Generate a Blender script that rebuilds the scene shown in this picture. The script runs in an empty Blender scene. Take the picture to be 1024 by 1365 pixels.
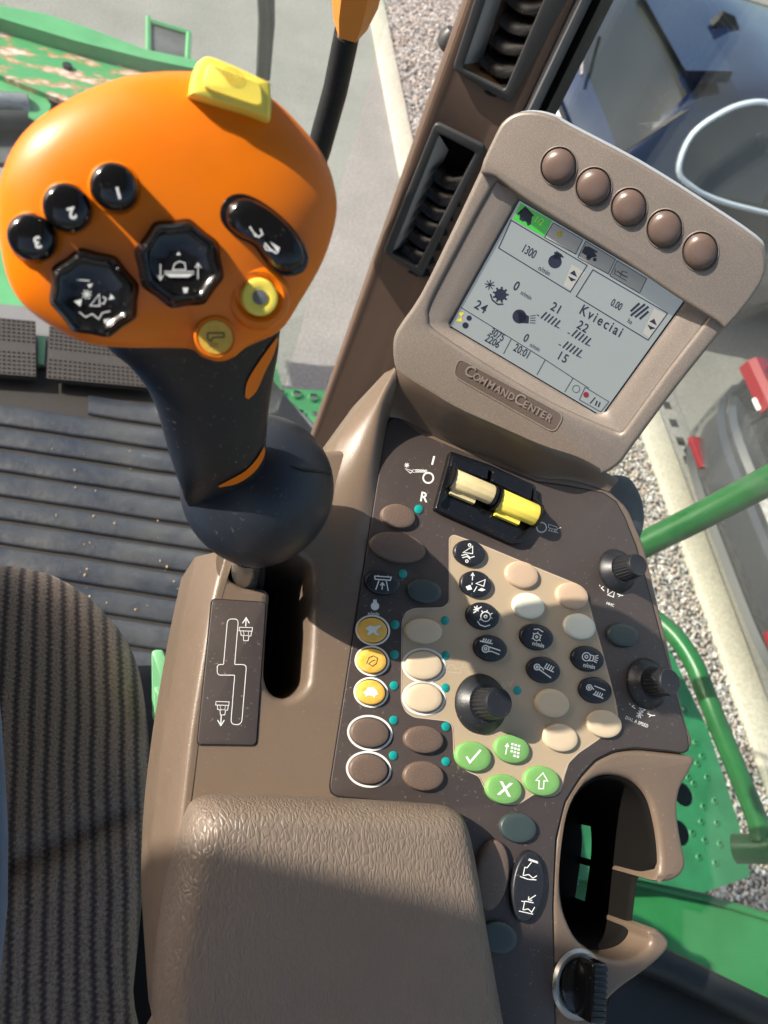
import bpy, bmesh, math, random
import numpy as np
from mathutils import Vector, Matrix
random.seed(7)
rng = np.random.default_rng(7)

# ------------------------------------------------------------------ camera, world, sun
F = 975.0                                   # focal length in photo pixels (1024 x 1365)
CAM = Vector((0, 0, 3.0))                   # the photographer's hand, 3 m above the yard
def _rc(x, y): return Vector(((x - 512) / F, -(y - 682.5) / F, -1.0))
_Z = -_rc(165, 1290).normalized()           # straight down meets the picture at this point
_Y = _rc(285, -770); _Y = (_Y - _Z * _Y.dot(_Z)).normalized()
_X = _Y.cross(_Z)
ROT = Matrix((_X, _Y, _Z))                  # camera space -> world
def ray(x, y): return ROT @ _rc(x, y)
cam_d = bpy.data.cameras.new('camera')
cam = bpy.data.objects.new('camera', cam_d)
bpy.context.scene.collection.objects.link(cam)
cam_d.sensor_fit = 'VERTICAL'; cam_d.sensor_height = 24.0
cam_d.lens = 12.0 / math.tan(math.atan(682.5 / F))
cam_d.clip_start = 0.01; cam_d.clip_end = 3000
cam_d.dof.use_dof = True; cam_d.dof.focus_distance = 0.40; cam_d.dof.aperture_fstop = 9.5
cam.matrix_world = Matrix.Translation(CAM) @ ROT.to_4x4()
bpy.context.scene.camera = cam

SUN = Vector((0.748, -0.212, -0.629)).normalized()      # direction the light travels
w = bpy.data.worlds.new("World"); bpy.context.scene.world = w; w.use_nodes = True
nt = w.node_tree; nt.nodes.clear()
sky = nt.nodes.new('ShaderNodeTexSky'); sky.sky_type = 'NISHITA'; sky.sun_disc = False
sky.sun_elevation = math.asin(-SUN.z); sky.sun_rotation = math.atan2(-SUN.x, -SUN.y)
sky.air_density = 1.0; sky.dust_density = 5.0; sky.ozone_density = .6
bg = nt.nodes.new('ShaderNodeBackground'); bg.inputs[1].default_value = 0.13
out = nt.nodes.new('ShaderNodeOutputWorld')
nt.links.new(sky.outputs[0], bg.inputs[0]); nt.links.new(bg.outputs[0], out.inputs[0])
sd = bpy.data.lights.new('sun', 'SUN'); sd.energy = 4.3; sd.angle = math.radians(0.5); sd.color = (1, .93, .82)
sun = bpy.data.objects.new('sun', sd); bpy.context.scene.collection.objects.link(sun)
sun.rotation_mode = 'QUATERNION'; sun.rotation_quaternion = SUN.to_track_quat('-Z', 'Y')
sun.location = (-4, 1, 6)
vs = bpy.context.scene.view_settings
vs.view_transform = 'Standard'; vs.look = 'None'; vs.gamma = 1; vs.exposure = 0.95

# ------------------------------------------------------------------ frames
class Frame:
    """A real plane in the cab: origin, axes; maps picture positions onto that plane."""
    def __init__(s, o, n, up=None, u=None):
        s.o = Vector(o); s.n = Vector(n).normalized()
        if u is not None: s.u = (Vector(u) - s.n * Vector(u).dot(s.n)).normalized(); s.v = s.n.cross(s.u)
        else:
            v = Vector(up); s.v = (v - s.n * v.dot(s.n)).normalized(); s.u = s.v.cross(s.n)
        s.M = Matrix.Translation(s.o) @ Matrix((s.u, s.v, s.n)).transposed().to_4x4()
    def at(s, x, y, h=0.0):
        r = ray(x, y); o = s.o + s.n * h
        p = CAM + r * ((o - CAM).dot(s.n) / r.dot(s.n)); d = p - o
        return Vector((d.dot(s.u), d.dot(s.v), h))
    def world(s, p): return s.M @ Vector(p)
def on_ray(x, y, dist): return CAM + ray(x, y).normalized() * dist
def at_z(x, y, z): r = ray(x, y); return CAM + r * ((z - CAM.z) / r.z)
IMG_UP = ROT @ Vector((0, 1, 0)); IMG_R = ROT @ Vector((1, 0, 0))
WORLD = Frame((0, 0, 0), (0, 0, 1), up=(0, 1, 0))
PN = -ray(110, 960).normalized()
P = Frame(on_ray(641, 939, .42), PN, up=IMG_UP)                      # control panel plane
MON = Frame(on_ray(750, 400, .46), (-.498, -.7555, .426), u=(.836, -.549, -.003))
HD = Frame(on_ray(225, 290, .245), -ray(215, 380), up=IMG_UP)     # joystick face
POST = Frame(on_ray(620, 200, .80), (-.38, -.925, 0), up=(0, 0, 1))

# ------------------------------------------------------------------ objects
col = bpy.context.scene.collection
WM = {}
def tag(o, label=None, cat=None, group=None, kind=None):
    if label: o['label'] = label
    if cat: o['category'] = cat
    if group: o['group'] = group
    if kind: o['kind'] = kind
    return o
def thing(name, frame, label, cat, group=None, loc=None):
    o = bpy.data.objects.new(name, None); col.objects.link(o)
    M = frame.M.copy()
    if loc is not None: M.translation = Vector(loc)
    o.matrix_basis = M; WM[o.name] = M; o.empty_display_size = .02
    return tag(o, label, cat, group)
def link(name, me, mat, frame=WORLD, parent=None, smooth=True):
    if mat and not len(me.materials): me.materials.append(mat)
    o = bpy.data.objects.new(name, me); col.objects.link(o)
    M = frame.M if isinstance(frame, Frame) else frame
    WM[o.name] = M.copy()
    if parent is not None:
        o.parent = parent; o.matrix_basis = WM[parent.name].inverted() @ M
    else: o.matrix_basis = M
    if smooth and len(me.polygons):
        me.polygons.foreach_set('use_smooth', [True] * len(me.polygons))
        try: me.set_sharp_from_angle(angle=math.radians(smooth if smooth is not True else 40))
        except Exception: pass
    return o
def pydata(v, f):
    me = bpy.data.meshes.new('mesh'); me.from_pydata([tuple(a) for a in v], [], f); me.update(); return me
def fix(me):
    bm = bmesh.new(); bm.from_mesh(me); bmesh.ops.recalc_face_normals(bm, faces=bm.faces); bm.to_mesh(me); bm.free(); return me
def rings(rs, cap0=True, cap1=True, closed=True):
    """loft equal-length rings of points"""
    n = len(rs[0]); v = [p for r in rs for p in r]; f = []
    for i in range(len(rs) - 1):
        for j in range(n if closed else n - 1):
            k = (j + 1) % n
            f.append((i*n+j, i*n+k, (i+1)*n+k, (i+1)*n+j))
    if cap0: f.append(tuple(reversed(range(n))))
    if cap1: f.append(tuple((len(rs)-1)*n + j for j in range(n)))
    return fix(pydata(v, f))
def smooth_loop(pts, n=8, closed=True):
    """Catmull-Rom through points"""
    P_ = [Vector(p) for p in pts]; m = len(P_); o = []
    for i in range(m if closed else m - 1):
        if closed: a, b, c, d = P_[i-1], P_[i], P_[(i+1) % m], P_[(i+2) % m]
        else: a, b, c, d = P_[max(i-1, 0)], P_[i], P_[i+1], P_[min(i+2, m-1)]
        for k in range(n):
            t = k / n
            o.append(.5*((2*b)+(c-a)*t+(2*a-5*b+4*c-d)*t*t+(3*b-a-3*c+d)*t**3))
    if not closed: o.append(P_[-1])
    return o
def round_poly(pts, r, seg=6):
    """polygon with corners rounded (pts 2D); r a number or one per corner"""
    m = len(pts); o = []
    for i in range(m):
        a, b, c = Vector(pts[i-1]), Vector(pts[i]), Vector(pts[(i+1) % m])
        rr = r[i] if isinstance(r, (list, tuple)) else r
        d1 = a-b; d2 = c-b; l = min(rr, d1.length*.49, d2.length*.49)
        if l < 1e-6: o.append(b); continue
        p0 = b + d1.normalized()*l; p1 = b + d2.normalized()*l
        for k in range(seg+1):
            t = k/seg; o.append(p0*(1-t)**2 + b*2*t*(1-t) + p1*t*t)
    return o
def plate(outer, holes=(), top=0.0, thick=.002, bevel=0.0, res=2):
    """solid sheet with holes, its top face at height `top`; 2D points in metres"""
    cu = bpy.data.curves.new('c', 'CURVE'); cu.dimensions = '2D'; cu.fill_mode = 'BOTH'
    cu.extrude = max(thick/2 - bevel, 1e-6); cu.bevel_depth = bevel; cu.bevel_resolution = res; cu.offset = -bevel
    for loop in [outer] + list(holes):
        sp = cu.splines.new('POLY'); sp.points.add(len(loop)-1)
        for q, p in zip(sp.points, loop): q.co = (p[0], p[1], 0, 1)
        sp.use_cyclic_u = True
    o = bpy.data.objects.new('tmp', cu); col.objects.link(o)
    bpy.context.view_layer.update()
    me = bpy.data.meshes.new_from_object(o.evaluated_get(bpy.context.evaluated_depsgraph_get()))
    bpy.data.objects.remove(o); bpy.data.curves.remove(cu)
    me.transform(Matrix.Translation((0, 0, top - thick/2)))
    me.materials.clear()
    bm = bmesh.new(); bm.from_mesh(me); bmesh.ops.remove_doubles(bm, verts=bm.verts, dist=1e-6)
    bmesh.ops.recalc_face_normals(bm, faces=bm.faces); bm.to_mesh(me); bm.free()
    return me
def pillow(loop, prof, center=None, cap=True):
    """closed loop (2D) scaled about its centre through a profile [(scale, z)...]"""
    c = center or sum((Vector((p[0], p[1])) for p in loop), Vector((0, 0))) / len(loop)
    return rings([[(c[0]+(p[0]-c[0])*s, c[1]+(p[1]-c[1])*s, z) for p in loop] for s, z in prof], cap0=cap)
def px2(fr, pts, h=0.0): return [fr.at(x, y, h).xy for x, y in pts]
def ell(cx, cy, rx, ry, rot=0, n=32):
    c, s = math.cos(math.radians(rot)), math.sin(math.radians(rot))
    return [(cx + rx*math.cos(t)*c - ry*math.sin(t)*s, cy + rx*math.cos(t)*s + ry*math.sin(t)*c)
            for t in [2*math.pi*k/n for k in range(n)]]
def circle(cx, cy, r, n=24): return [(cx+r*math.cos(2*math.pi*k/n), cy+r*math.sin(2*math.pi*k/n)) for k in range(n)]
def box(x0, x1, y0, y1, z0, z1, bev=0.0, seg=2):
    bm = bmesh.new(); bmesh.ops.create_cube(bm, size=1)
    for v in bm.verts: v.co = Vector(((x0+x1)/2 + v.co.x*(x1-x0), (y0+y1)/2 + v.co.y*(y1-y0), (z0+z1)/2 + v.co.z*(z1-z0)))
    if bev: bmesh.ops.bevel(bm, geom=bm.edges[:], offset=bev, segments=seg, affect='EDGES', profile=.5)
    me = bpy.data.meshes.new('mesh'); bm.to_mesh(me); bm.free(); return me
def tube(pts, r, n=12, caps=True, flat=1.0):
    """tube through points; r a number or list"""
    pts = [Vector(p) for p in pts]; rs = []
    up = None
    for i, p in enumerate(pts):
        t = (pts[min(i+1, len(pts)-1)] - pts[max(i-1, 0)]).normalized()
        if up is None:
            up = t.orthogonal().normalized()
        up = (up - t*up.dot(t)).normalized(); sd_ = t.cross(up)
        rr = r[i] if isinstance(r, (list, tuple)) else r
        rs.append([p + (up*math.cos(a) + sd_*math.sin(a)*flat)*rr for a in [2*math.pi*k/n for k in range(n)]])
    return rings(rs, caps, caps)
def lathe(prof, n=40, cx=0, cy=0, fn=None):
    rs = []
    for r, z in prof:
        rs.append([(cx + r*(fn(k, r, z) if fn else 1)*math.cos(2*math.pi*k/n), cy + r*(fn(k, r, z) if fn else 1)*math.sin(2*math.pi*k/n), z) for k in range(n)])
    return rings(rs)

# ------------------------------------------------------------------ flat print (strokes, fills, lettering)
class Ink:
    def __init__(s): s.v = []; s.f = []
    def poly(s, pts):
        b = len(s.v); s.v += [tuple(p) for p in pts]; s.f.append(tuple(range(b, b+len(pts)))); return s
    def line(s, pts, w, closed=False):
        P_ = [Vector((p[0], p[1])) for p in pts]; m = len(P_); L = []; R = []
        for i in range(m):
            a = P_[i-1] if (closed or i > 0) else P_[i]; c = P_[(i+1) % m] if (closed or i < m-1) else P_[i]
            d1 = (P_[i]-a); d2 = (c-P_[i])
            d1 = d1.normalized() if d1.length else d2.normalized(); d2 = d2.normalized() if d2.length else d1
            t = (d1+d2); t = t.normalized() if t.length > .2 else d1
            nn = Vector((-t.y, t.x)); k = 1/max(.55, nn.dot(Vector((-d1.y, d1.x))))
            L.append(P_[i]+nn*w/2*k); R.append(P_[i]-nn*w/2*k)
        b = len(s.v); s.v += [tuple(p) for p in L] + [tuple(p) for p in R]
        for i in range(m if closed else m-1):
            j = (i+1) % m; s.f.append((b+i, b+j, b+m+j, b+m+i))
        return s
    def ring(s, cx, cy, r, w, n=20): return s.line(circle(cx, cy, r, n), w, True)
    def icon(s, cx, cy, size, rot, strokes, w):
        """strokes in unit space (y up): ('l', pts) ('c', pts) ('o', x, y, r) ('f', pts)"""
        c, q = math.cos(math.radians(rot)), math.sin(math.radians(rot))
        def T(p): return (cx + size*(p[0]*c + p[1]*q), cy + size*(p[0]*q - p[1]*c))
        for st in strokes:
            if st[0] == 'l': s.line([T(p) for p in st[1]], w)
            elif st[0] == 'c': s.line([T(p) for p in st[1]], w, True)
            elif st[0] == 'f': s.poly([T(p) for p in st[1]])
            elif st[0] == 'o': s.line([T(p) for p in circle(st[1], st[2], st[3], 16)], w, True)
            elif st[0] == 'd': s.poly([T(p) for p in circle(st[1], st[2], st[3], 16)])
        return s
    def text(s, x, y, txt, size, rot=0, xs=1.0, upang=None, align='LEFT', bold=0.0, space=1.0):
        cu = bpy.data.curves.new('t', 'FONT'); cu.body = txt; cu.size = 1; cu.align_x = align; cu.offset = bold; cu.space_character = space
        cu.resolution_u = 3
        o = bpy.data.objects.new('t', cu); col.objects.link(o); bpy.context.view_layer.update()
        me = bpy.data.meshes.new_from_object(o.evaluated_get(bpy.context.evaluated_depsgraph_get()))
        a = math.radians(rot); b = math.radians(rot if upang is None else upang)
        R_ = (math.cos(a), math.sin(a)); U_ = (math.sin(b), -math.cos(b)); base = len(s.v)
        for v in me.vertices:
            p, q = v.co.x*size*xs, v.co.y*size
            s.v.append((x + R_[0]*p + U_[0]*q, y + R_[1]*p + U_[1]*q))
        for f in me.polygons: s.f.append(tuple(base+i for i in f.vertices))
        bpy.data.objects.remove(o); bpy.data.curves.remove(cu); bpy.data.meshes.remove(me); return s
    def emit(s, name, fr, h, mat, parent, conv=None, label=None):
        vv = []
        for p in s.v:
            if conv: p = conv(p)
            hh = h(p) if callable(h) else h
            vv.append(fr.at(p[0], p[1], hh))
        me = pydata(vv, s.f)
        nn = sum((f.normal.z for f in me.polygons))
        bm = bmesh.new(); bm.from_mesh(me)
        for f in bm.faces:
            if f.normal.z < 0: f.normal_flip()
        bm.to_mesh(me); bm.free()
        o = link(name, me, mat, fr, parent, smooth=False)
        if label: o['label'] = label
        return o

# ------------------------------------------------------------------ materials
def mat(name, color, rough=.5, metal=0, bump=0, bscale=200, var=0, vscale=8, spec=.5, emit=None, estr=0, coat=0, sparkle=0, dust=0, bdist=.001, col2=None, trans=0, sheen=0, aniso=None):
    m = bpy.data.materials.new(name); m.use_nodes = True; N = m.node_tree; L = N.links; b = N.nodes['Principled BSDF']
    c = (*color, 1) if len(color) == 3 else color
    b.inputs['Base Color'].default_value = c; b.inputs['Roughness'].default_value = rough; b.inputs['Metallic'].default_value = metal
    b.inputs['Specular IOR Level'].default_value = spec; b.inputs['Coat Weight'].default_value = coat
    b.inputs['Sheen Weight'].default_value = sheen
    if trans: b.inputs['Transmission Weight'].default_value = trans
    tc = N.nodes.new('ShaderNodeTexCoord')
    cur = None
    def noise(scale, det=4, ro=.6):
        n_ = N.nodes.new('ShaderNodeTexNoise'); n_.inputs['Scale'].default_value = scale; n_.inputs['Detail'].default_value = det; n_.inputs['Roughness'].default_value = ro
        L.new(tc.outputs['Object'], n_.inputs['Vector']); return n_
    def mix(fac, A, B):
        x = N.nodes.new('ShaderNodeMix'); x.data_type = 'RGBA'
        for s_, v in ((0, fac), (6, A), (7, B)):
            if isinstance(v, bpy.types.NodeSocket): L.new(v, x.inputs[s_])
            else: x.inputs[s_].default_value = v
        return x.outputs[2]
    def ramp(src, p0, p1):
        r = N.nodes.new('ShaderNodeMapRange'); r.inputs[1].default_value = p0; r.inputs[2].default_value = p1; L.new(src, r.inputs[0]); return r.outputs[0]
    cur = c
    if var:
        n_ = noise(vscale); c2 = (*col2, 1) if col2 else tuple(min(1, k*(1-var)) for k in c[:3]) + (1,)
        cur = mix(ramp(n_.outputs[0], .35, .65), cur, c2)
        L.new(ramp(n_.outputs[0], .2, .8), N.nodes.new('ShaderNodeMath').inputs[0])
    if sparkle:
        n_ = noise(1800, 1); cur = mix(ramp(n_.outputs[0], .45, .7), cur, tuple(min(1, k*(1+sparkle)) for k in c[:3]) + (1,))
    if dust:
        n_ = noise(520, 2); n2 = noise(14, 3)
        mu = N.nodes.new('ShaderNodeMath'); mu.operation = 'MULTIPLY'; L.new(ramp(n_.outputs[0], .66, .72), mu.inputs[0]); L.new(ramp(n2.outputs[0], .35, .6), mu.inputs[1])
        mu2 = N.nodes.new('ShaderNodeMath'); mu2.operation = 'MULTIPLY'; L.new(mu.outputs[0], mu2.inputs[0]); mu2.inputs[1].default_value = dust
        cur = mix(mu2.outputs[0], cur, (.42, .37, .3, 1))
    if isinstance(cur, bpy.types.NodeSocket): L.new(cur, b.inputs['Base Color'])
    # uneven gloss
    n3 = noise(35, 5); mr = N.nodes.new('ShaderNodeMapRange'); mr.inputs[1].default_value = .3; mr.inputs[2].default_value = .7
    mr.inputs[3].default_value = max(.02, rough-.07); mr.inputs[4].default_value = min(1, rough+.08); L.new(n3.outputs[0], mr.inputs[0]); L.new(mr.outputs[0], b.inputs['Roughness'])
    if bump:
        n_ = noise(bscale, 3); bp = N.nodes.new('ShaderNodeBump'); bp.inputs['Strength'].default_value = bump; bp.inputs['Distance'].default_value = bdist
        L.new(n_.outputs[0], bp.inputs['Height']); L.new(bp.outputs[0], b.inputs['Normal'])
    if emit:
        b.inputs['Emission Color'].default_value = (*emit, 1); b.inputs['Emission Strength'].default_value = estr
    return m
M = {}
M['brown'] = mat('brown_plastic', (.150, .108, .077), .35, bump=.4, bscale=1300, bdist=.0004, dust=.3, var=.1)
M['panel'] = mat('panel_film', (.056, .043, .039), .48, bump=.25, bscale=2600, bdist=.0002, dust=.4, var=.1)
M['tanfilm'] = mat('tan_film', (.43, .335, .225), .5, bump=.2, bscale=2600, bdist=.0002, var=.06)
M['bbrown'] = mat('brown_button', (.11, .075, .057), .5, bump=.3, bscale=2200, bdist=.0002, sparkle=.5)
M['bblack'] = mat('black_button', (.012, .013, .018), .38, bump=.2, bscale=2200, bdist=.0002, dust=.3)
M['btan'] = mat('tan_button', (.50, .36, .25), .5, bump=.25, bscale=2200, bdist=.0002)
M['bcream'] = mat('cream_button', (.60, .48, .33), .5, bump=.25, bscale=2200, bdist=.0002)
M['bwhite'] = mat('ivory_button', (.66, .66, .55), .5, bump=.15, bscale=2200, bdist=.0002)
M['bslate'] = mat('slate_button', (.035, .052, .052), .42, bump=.2, bscale=2200, bdist=.0002)
M['bgreen'] = mat('green_button', (.17, .38, .11), .5, bump=.15, bscale=2200, bdist=.0002, var=.12, vscale=90)
M['borange'] = mat('orange_button', (.85, .42, .03), .5, var=.2, vscale=300, col2=(.75, .5, .12))
M['rail'] = mat('rail_green', (.014, .125, .030), .35, bump=.12, bscale=300, var=.25, vscale=12, dust=.3, coat=.2)
M['ink'] = mat('white_print', (.75, .75, .72), .6)
M['inkdim'] = mat('worn_print', (.52, .42, .33), .6)
M['inkpanel'] = mat('worn_print_dark', (.2, .17, .17), .6)
M['inkdark'] = mat('dark_print', (.03, .03, .03), .6)
M['teal'] = mat('teal_lamp', (.005, .26, .24), .3)
M['knob'] = mat('knob_black', (.012, .013, .016), .42, bump=.1, bscale=900, dust=.4)
M['cavity'] = mat('cup_liner_black', (.005, .0045, .004), .8, spec=.12)
M['leverorange'] = mat('lever_orange', (.80, .27, .02), .4)
M['gloss'] = mat('gloss_black', (.006, .006, .007), .16, dust=.15)
M['dark'] = mat('dark_cavity', (.012, .01, .009), .7)
M['orange'] = mat('orange_plastic', (.84, .19, .003), .36, spec=.35, bump=.06, bscale=1200, bdist=.0003, coat=.0, var=.12, vscale=22)
M['rubber'] = mat('grip_rubber', (.013, .014, .016), .42, bump=.2, bscale=1600, bdist=.0002, dust=.35, spec=.4)
M['boot'] = mat('boot_rubber', (.014, .018, .026), .42, bump=.2, bscale=1400, bdist=.0002, dust=.12, var=.2, vscale=30)
M['yellow'] = mat('yellow_plastic', (.86, .70, .10), .42, bump=.05)
M['badge'] = mat('ochre_badge', (.78, .46, .06), .5, var=.2, vscale=400)
M['creamlever'] = mat('cream_lever', (.68, .56, .30), .4, var=.15, vscale=120)
M['mon'] = mat('monitor_paint', (.190, .163, .143), .42, metal=.3, bump=.25, bscale=1800, bdist=.0003, sparkle=.35)
M['monlip'] = mat('monitor_lip', (.22, .188, .165), .4, metal=.25, bump=.2, bscale=1800, bdist=.0003, sparkle=.3)
M['monbtn'] = mat('monitor_button', (.115, .08, .068), .3, bump=.05, bscale=1500)
M['monedge'] = mat('monitor_back', (.30, .33, .36), .35)
M['platedark'] = mat('nameplate', (.14, .11, .095), .35, metal=.4)
M['lcd'] = mat('lcd_glass', (.12, .132, .128), .10, emit=(.50, .57, .60), estr=.16, var=.06, vscale=14)
M['lcdink'] = mat('lcd_ink', (.012, .014, .03), .3)
M['lcdgrey'] = mat('lcd_grey', (.25, .25, .24), .2, emit=(.5, .55, .55), estr=.06)
M['lcdgreen'] = mat('lcd_green', (.03, .28, .03), .2, emit=(.1, .6, .1), estr=.12)
M['lcdlime'] = mat('lcd_lime', (.22, .5, .05), .2, emit=(.3, .7, .1), estr=.1)
M['lcdred'] = mat('lcd_red', (.16, .01, .02), .3)
M['lcdyel'] = mat('lcd_yellow', (.5, .42, .03), .3)
M['vent'] = mat('vent_charcoal', (.045, .047, .05), .4, bump=.15, bscale=900)
M['ventblade'] = mat('vent_blade', (.004, .004, .0045), .28)
M['postbrown'] = mat('post_brown', (.115, .076, .057), .5, bump=.3, bscale=900, bdist=.0005, var=.08)
M['trim'] = mat('grey_trim', (.14, .14, .145), .45, bump=.1)
M['seal'] = mat('rubber_seal', (.008, .008, .009), .45, bump=.2, bscale=300)
M['mat'] = mat('floor_mat_rubber', (.016, .022, .034), .42, bump=.5, bscale=60, bdist=.002, var=.25, vscale=12, col2=(.040, .044, .050), dust=.4)
M['floor'] = mat('cab_floor_rubber', (.014, .015, .018), .6, bump=.3, bscale=80, var=.3)
M['pedal'] = mat('pedal_rubber', (.024, .020, .019), .6, bump=.2, dust=.5)
M['steel'] = mat('bare_steel', (.42, .41, .39), .3, metal=.9, bump=.1, bscale=300)
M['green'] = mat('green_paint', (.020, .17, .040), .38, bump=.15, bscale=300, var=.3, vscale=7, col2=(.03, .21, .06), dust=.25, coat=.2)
M['greenlight'] = mat('green_paint_pale', (.075, .29, .115), .45, var=.2, vscale=6)  # paler green of the deck and front step parts
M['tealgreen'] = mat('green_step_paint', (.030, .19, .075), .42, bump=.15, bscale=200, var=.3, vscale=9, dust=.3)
M['palegreen'] = mat('buckle_green', (.16, .40, .20), .4)
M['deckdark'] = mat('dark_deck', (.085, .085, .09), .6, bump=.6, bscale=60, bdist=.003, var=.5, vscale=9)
M['leather'] = None
M['red'] = mat('red_lens', (.16, .004, .008), .12, coat=.5)
M['whitelens'] = mat('clear_lens', (.8, .8, .8), .1, coat=.5)
M['chrome'] = mat('bright_trim', (.55, .62, .70), .35, metal=.2)
M['blue'] = mat('blue_car_paint', (.004, .010, .032), .10, coat=1.0)
M['silver'] = mat('silver_car_paint', (.05, .054, .062), .15, metal=.3, coat=.5)
M['blackcar'] = mat('black_car_paint', (.012, .013, .016), .25, metal=.0, coat=.25)
M['carglass'] = mat('car_glass', (.006, .008, .009), .05, spec=.7)
M['tyre'] = mat('tyre', (.02, .02, .02), .8)
M['plate'] = mat('plate_white', (.75, .76, .78), .4)
M['plateblue'] = mat('plate_blue', (.02, .09, .5), .4)
def custom_leather():
    m = mat('armrest_vinyl', (.178, .136, .104), .42, var=.10, vscale=20)
    N = m.node_tree; L = N.links; b = N.nodes['Principled BSDF']; tc = N.nodes.new('ShaderNodeTexCoord')
    mp = N.nodes.new('ShaderNodeMapping'); mp.inputs['Scale'].default_value = (1.5, .62, 1); L.new(tc.outputs['Object'], mp.inputs[0])
    ns = N.nodes.new('ShaderNodeTexNoise'); ns.inputs['Scale'].default_value = 90; ns.inputs['Detail'].default_value = 2; L.new(mp.outputs[0], ns.inputs[0])
    mx = N.nodes.new('ShaderNodeVectorMath'); mx.operation = 'MULTIPLY_ADD'; L.new(ns.outputs[1], mx.inputs[0]); mx.inputs[1].default_value = (.006, .006, .006); L.new(mp.outputs[0], mx.inputs[2])
    vo = N.nodes.new('ShaderNodeTexVoronoi'); vo.feature = 'DISTANCE_TO_EDGE'; vo.inputs['Scale'].default_value = 350; L.new(mx.outputs[0], vo.inputs['Vector'])
    mr = N.nodes.new('ShaderNodeMapRange'); mr.inputs[2].default_value = .22; L.new(vo.outputs[0], mr.inputs[0])
    n2 = N.nodes.new('ShaderNodeTexNoise'); n2.inputs['Scale'].default_value = 320; n2.inputs['Detail'].default_value = 3; L.new(mp.outputs[0], n2.inputs[0])
    ad = N.nodes.new('ShaderNodeMath'); ad.operation = 'MULTIPLY_ADD'; L.new(n2.outputs[0], ad.inputs[0]); ad.inputs[1].default_value = 1.7; L.new(mr.outputs[0], ad.inputs[2])
    bp = N.nodes.new('ShaderNodeBump'); bp.inputs['Strength'].default_value = .55; bp.inputs['Distance'].default_value = .00045; L.new(ad.outputs[0], bp.inputs['Height']); L.new(bp.outputs[0], b.inputs['Normal'])
    return m
M['leather'] = custom_leather()
def custom_fabric():
    m = mat('seat_fabric', (.14, .12, .11), .95, spec=.1, sheen=.15)
    N = m.node_tree; L = N.links; b = N.nodes['Principled BSDF']; tc = N.nodes.new('ShaderNodeTexCoord')
    sp = N.nodes.new('ShaderNodeSeparateXYZ'); L.new(tc.outputs['Object'], sp.inputs[0])
    def mth(op, a, b_=None, c_=None):
        x = N.nodes.new('ShaderNodeMath'); x.operation = op
        for i, v in enumerate((a, b_, c_)):
            if v is None: continue
            if isinstance(v, bpy.types.NodeSocket): L.new(v, x.inputs[i])
            else: x.inputs[i].default_value = v
        return x.outputs[0]
    zz = mth('PINGPONG', mth('MULTIPLY', sp.outputs[1], 1.0), .0022)         # saw teeth along the stripe
    wob = N.nodes.new('ShaderNodeTexNoise'); wob.inputs['Scale'].default_value = 14; wob.inputs['Detail'].default_value = 6; L.new(tc.outputs['Object'], wob.inputs[0])
    u = mth('ADD', mth('ADD', sp.outputs[0], mth('MULTIPLY', zz, .6)), mth('MULTIPLY', wob.outputs[0], .006))
    band = mth('ABSOLUTE', mth('SUBTRACT', mth('FRACT', mth('DIVIDE', u, .0105)), .5))
    k = N.nodes.new('ShaderNodeMapRange'); k.inputs[1].default_value = .08; k.inputs[2].default_value = .30; L.new(band, k.inputs[0])
    weave = N.nodes.new('ShaderNodeTexNoise'); weave.inputs['Scale'].default_value = 620; L.new(tc.outputs['Object'], weave.inputs[0])
    big = N.nodes.new('ShaderNodeTexNoise'); big.inputs['Scale'].default_value = 9; L.new(tc.outputs['Object'], big.inputs[0])
    mx = N.nodes.new('ShaderNodeMix'); mx.data_type = 'RGBA'; L.new(k.outputs[0], mx.inputs[0]); mx.inputs[6].default_value = (.10, .078, .07, 1); mx.inputs[7].default_value = (.34, .26, .20, 1)
    mm = N.nodes.new('ShaderNodeMix'); mm.data_type = 'RGBA'; mm.blend_type = 'MULTIPLY'; mm.inputs[0].default_value = .55; L.new(mx.outputs[2], mm.inputs[6])
    cr = N.nodes.new('ShaderNodeMapRange'); cr.inputs[1].default_value = .3; cr.inputs[2].default_value = .7; cr.inputs[3].default_value = .4; cr.inputs[4].default_value = 1.6; L.new(weave.outputs[0], cr.inputs[0]); L.new(cr.outputs[0], mm.inputs[7])
    L.new(mm.outputs[2], b.inputs['Base Color'])
    hh = mth('ADD', mth('MULTIPLY', k.outputs[0], 1.0), mth('MULTIPLY', weave.outputs[0], 1.2))
    bp = N.nodes.new('ShaderNodeBump'); bp.inputs['Strength'].default_value = .8; bp.inputs['Distance'].default_value = .001; L.new(hh, bp.inputs['Height']); L.new(bp.outputs[0], b.inputs['Normal'])
    return m
M['fabric'] = custom_fabric()
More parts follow.
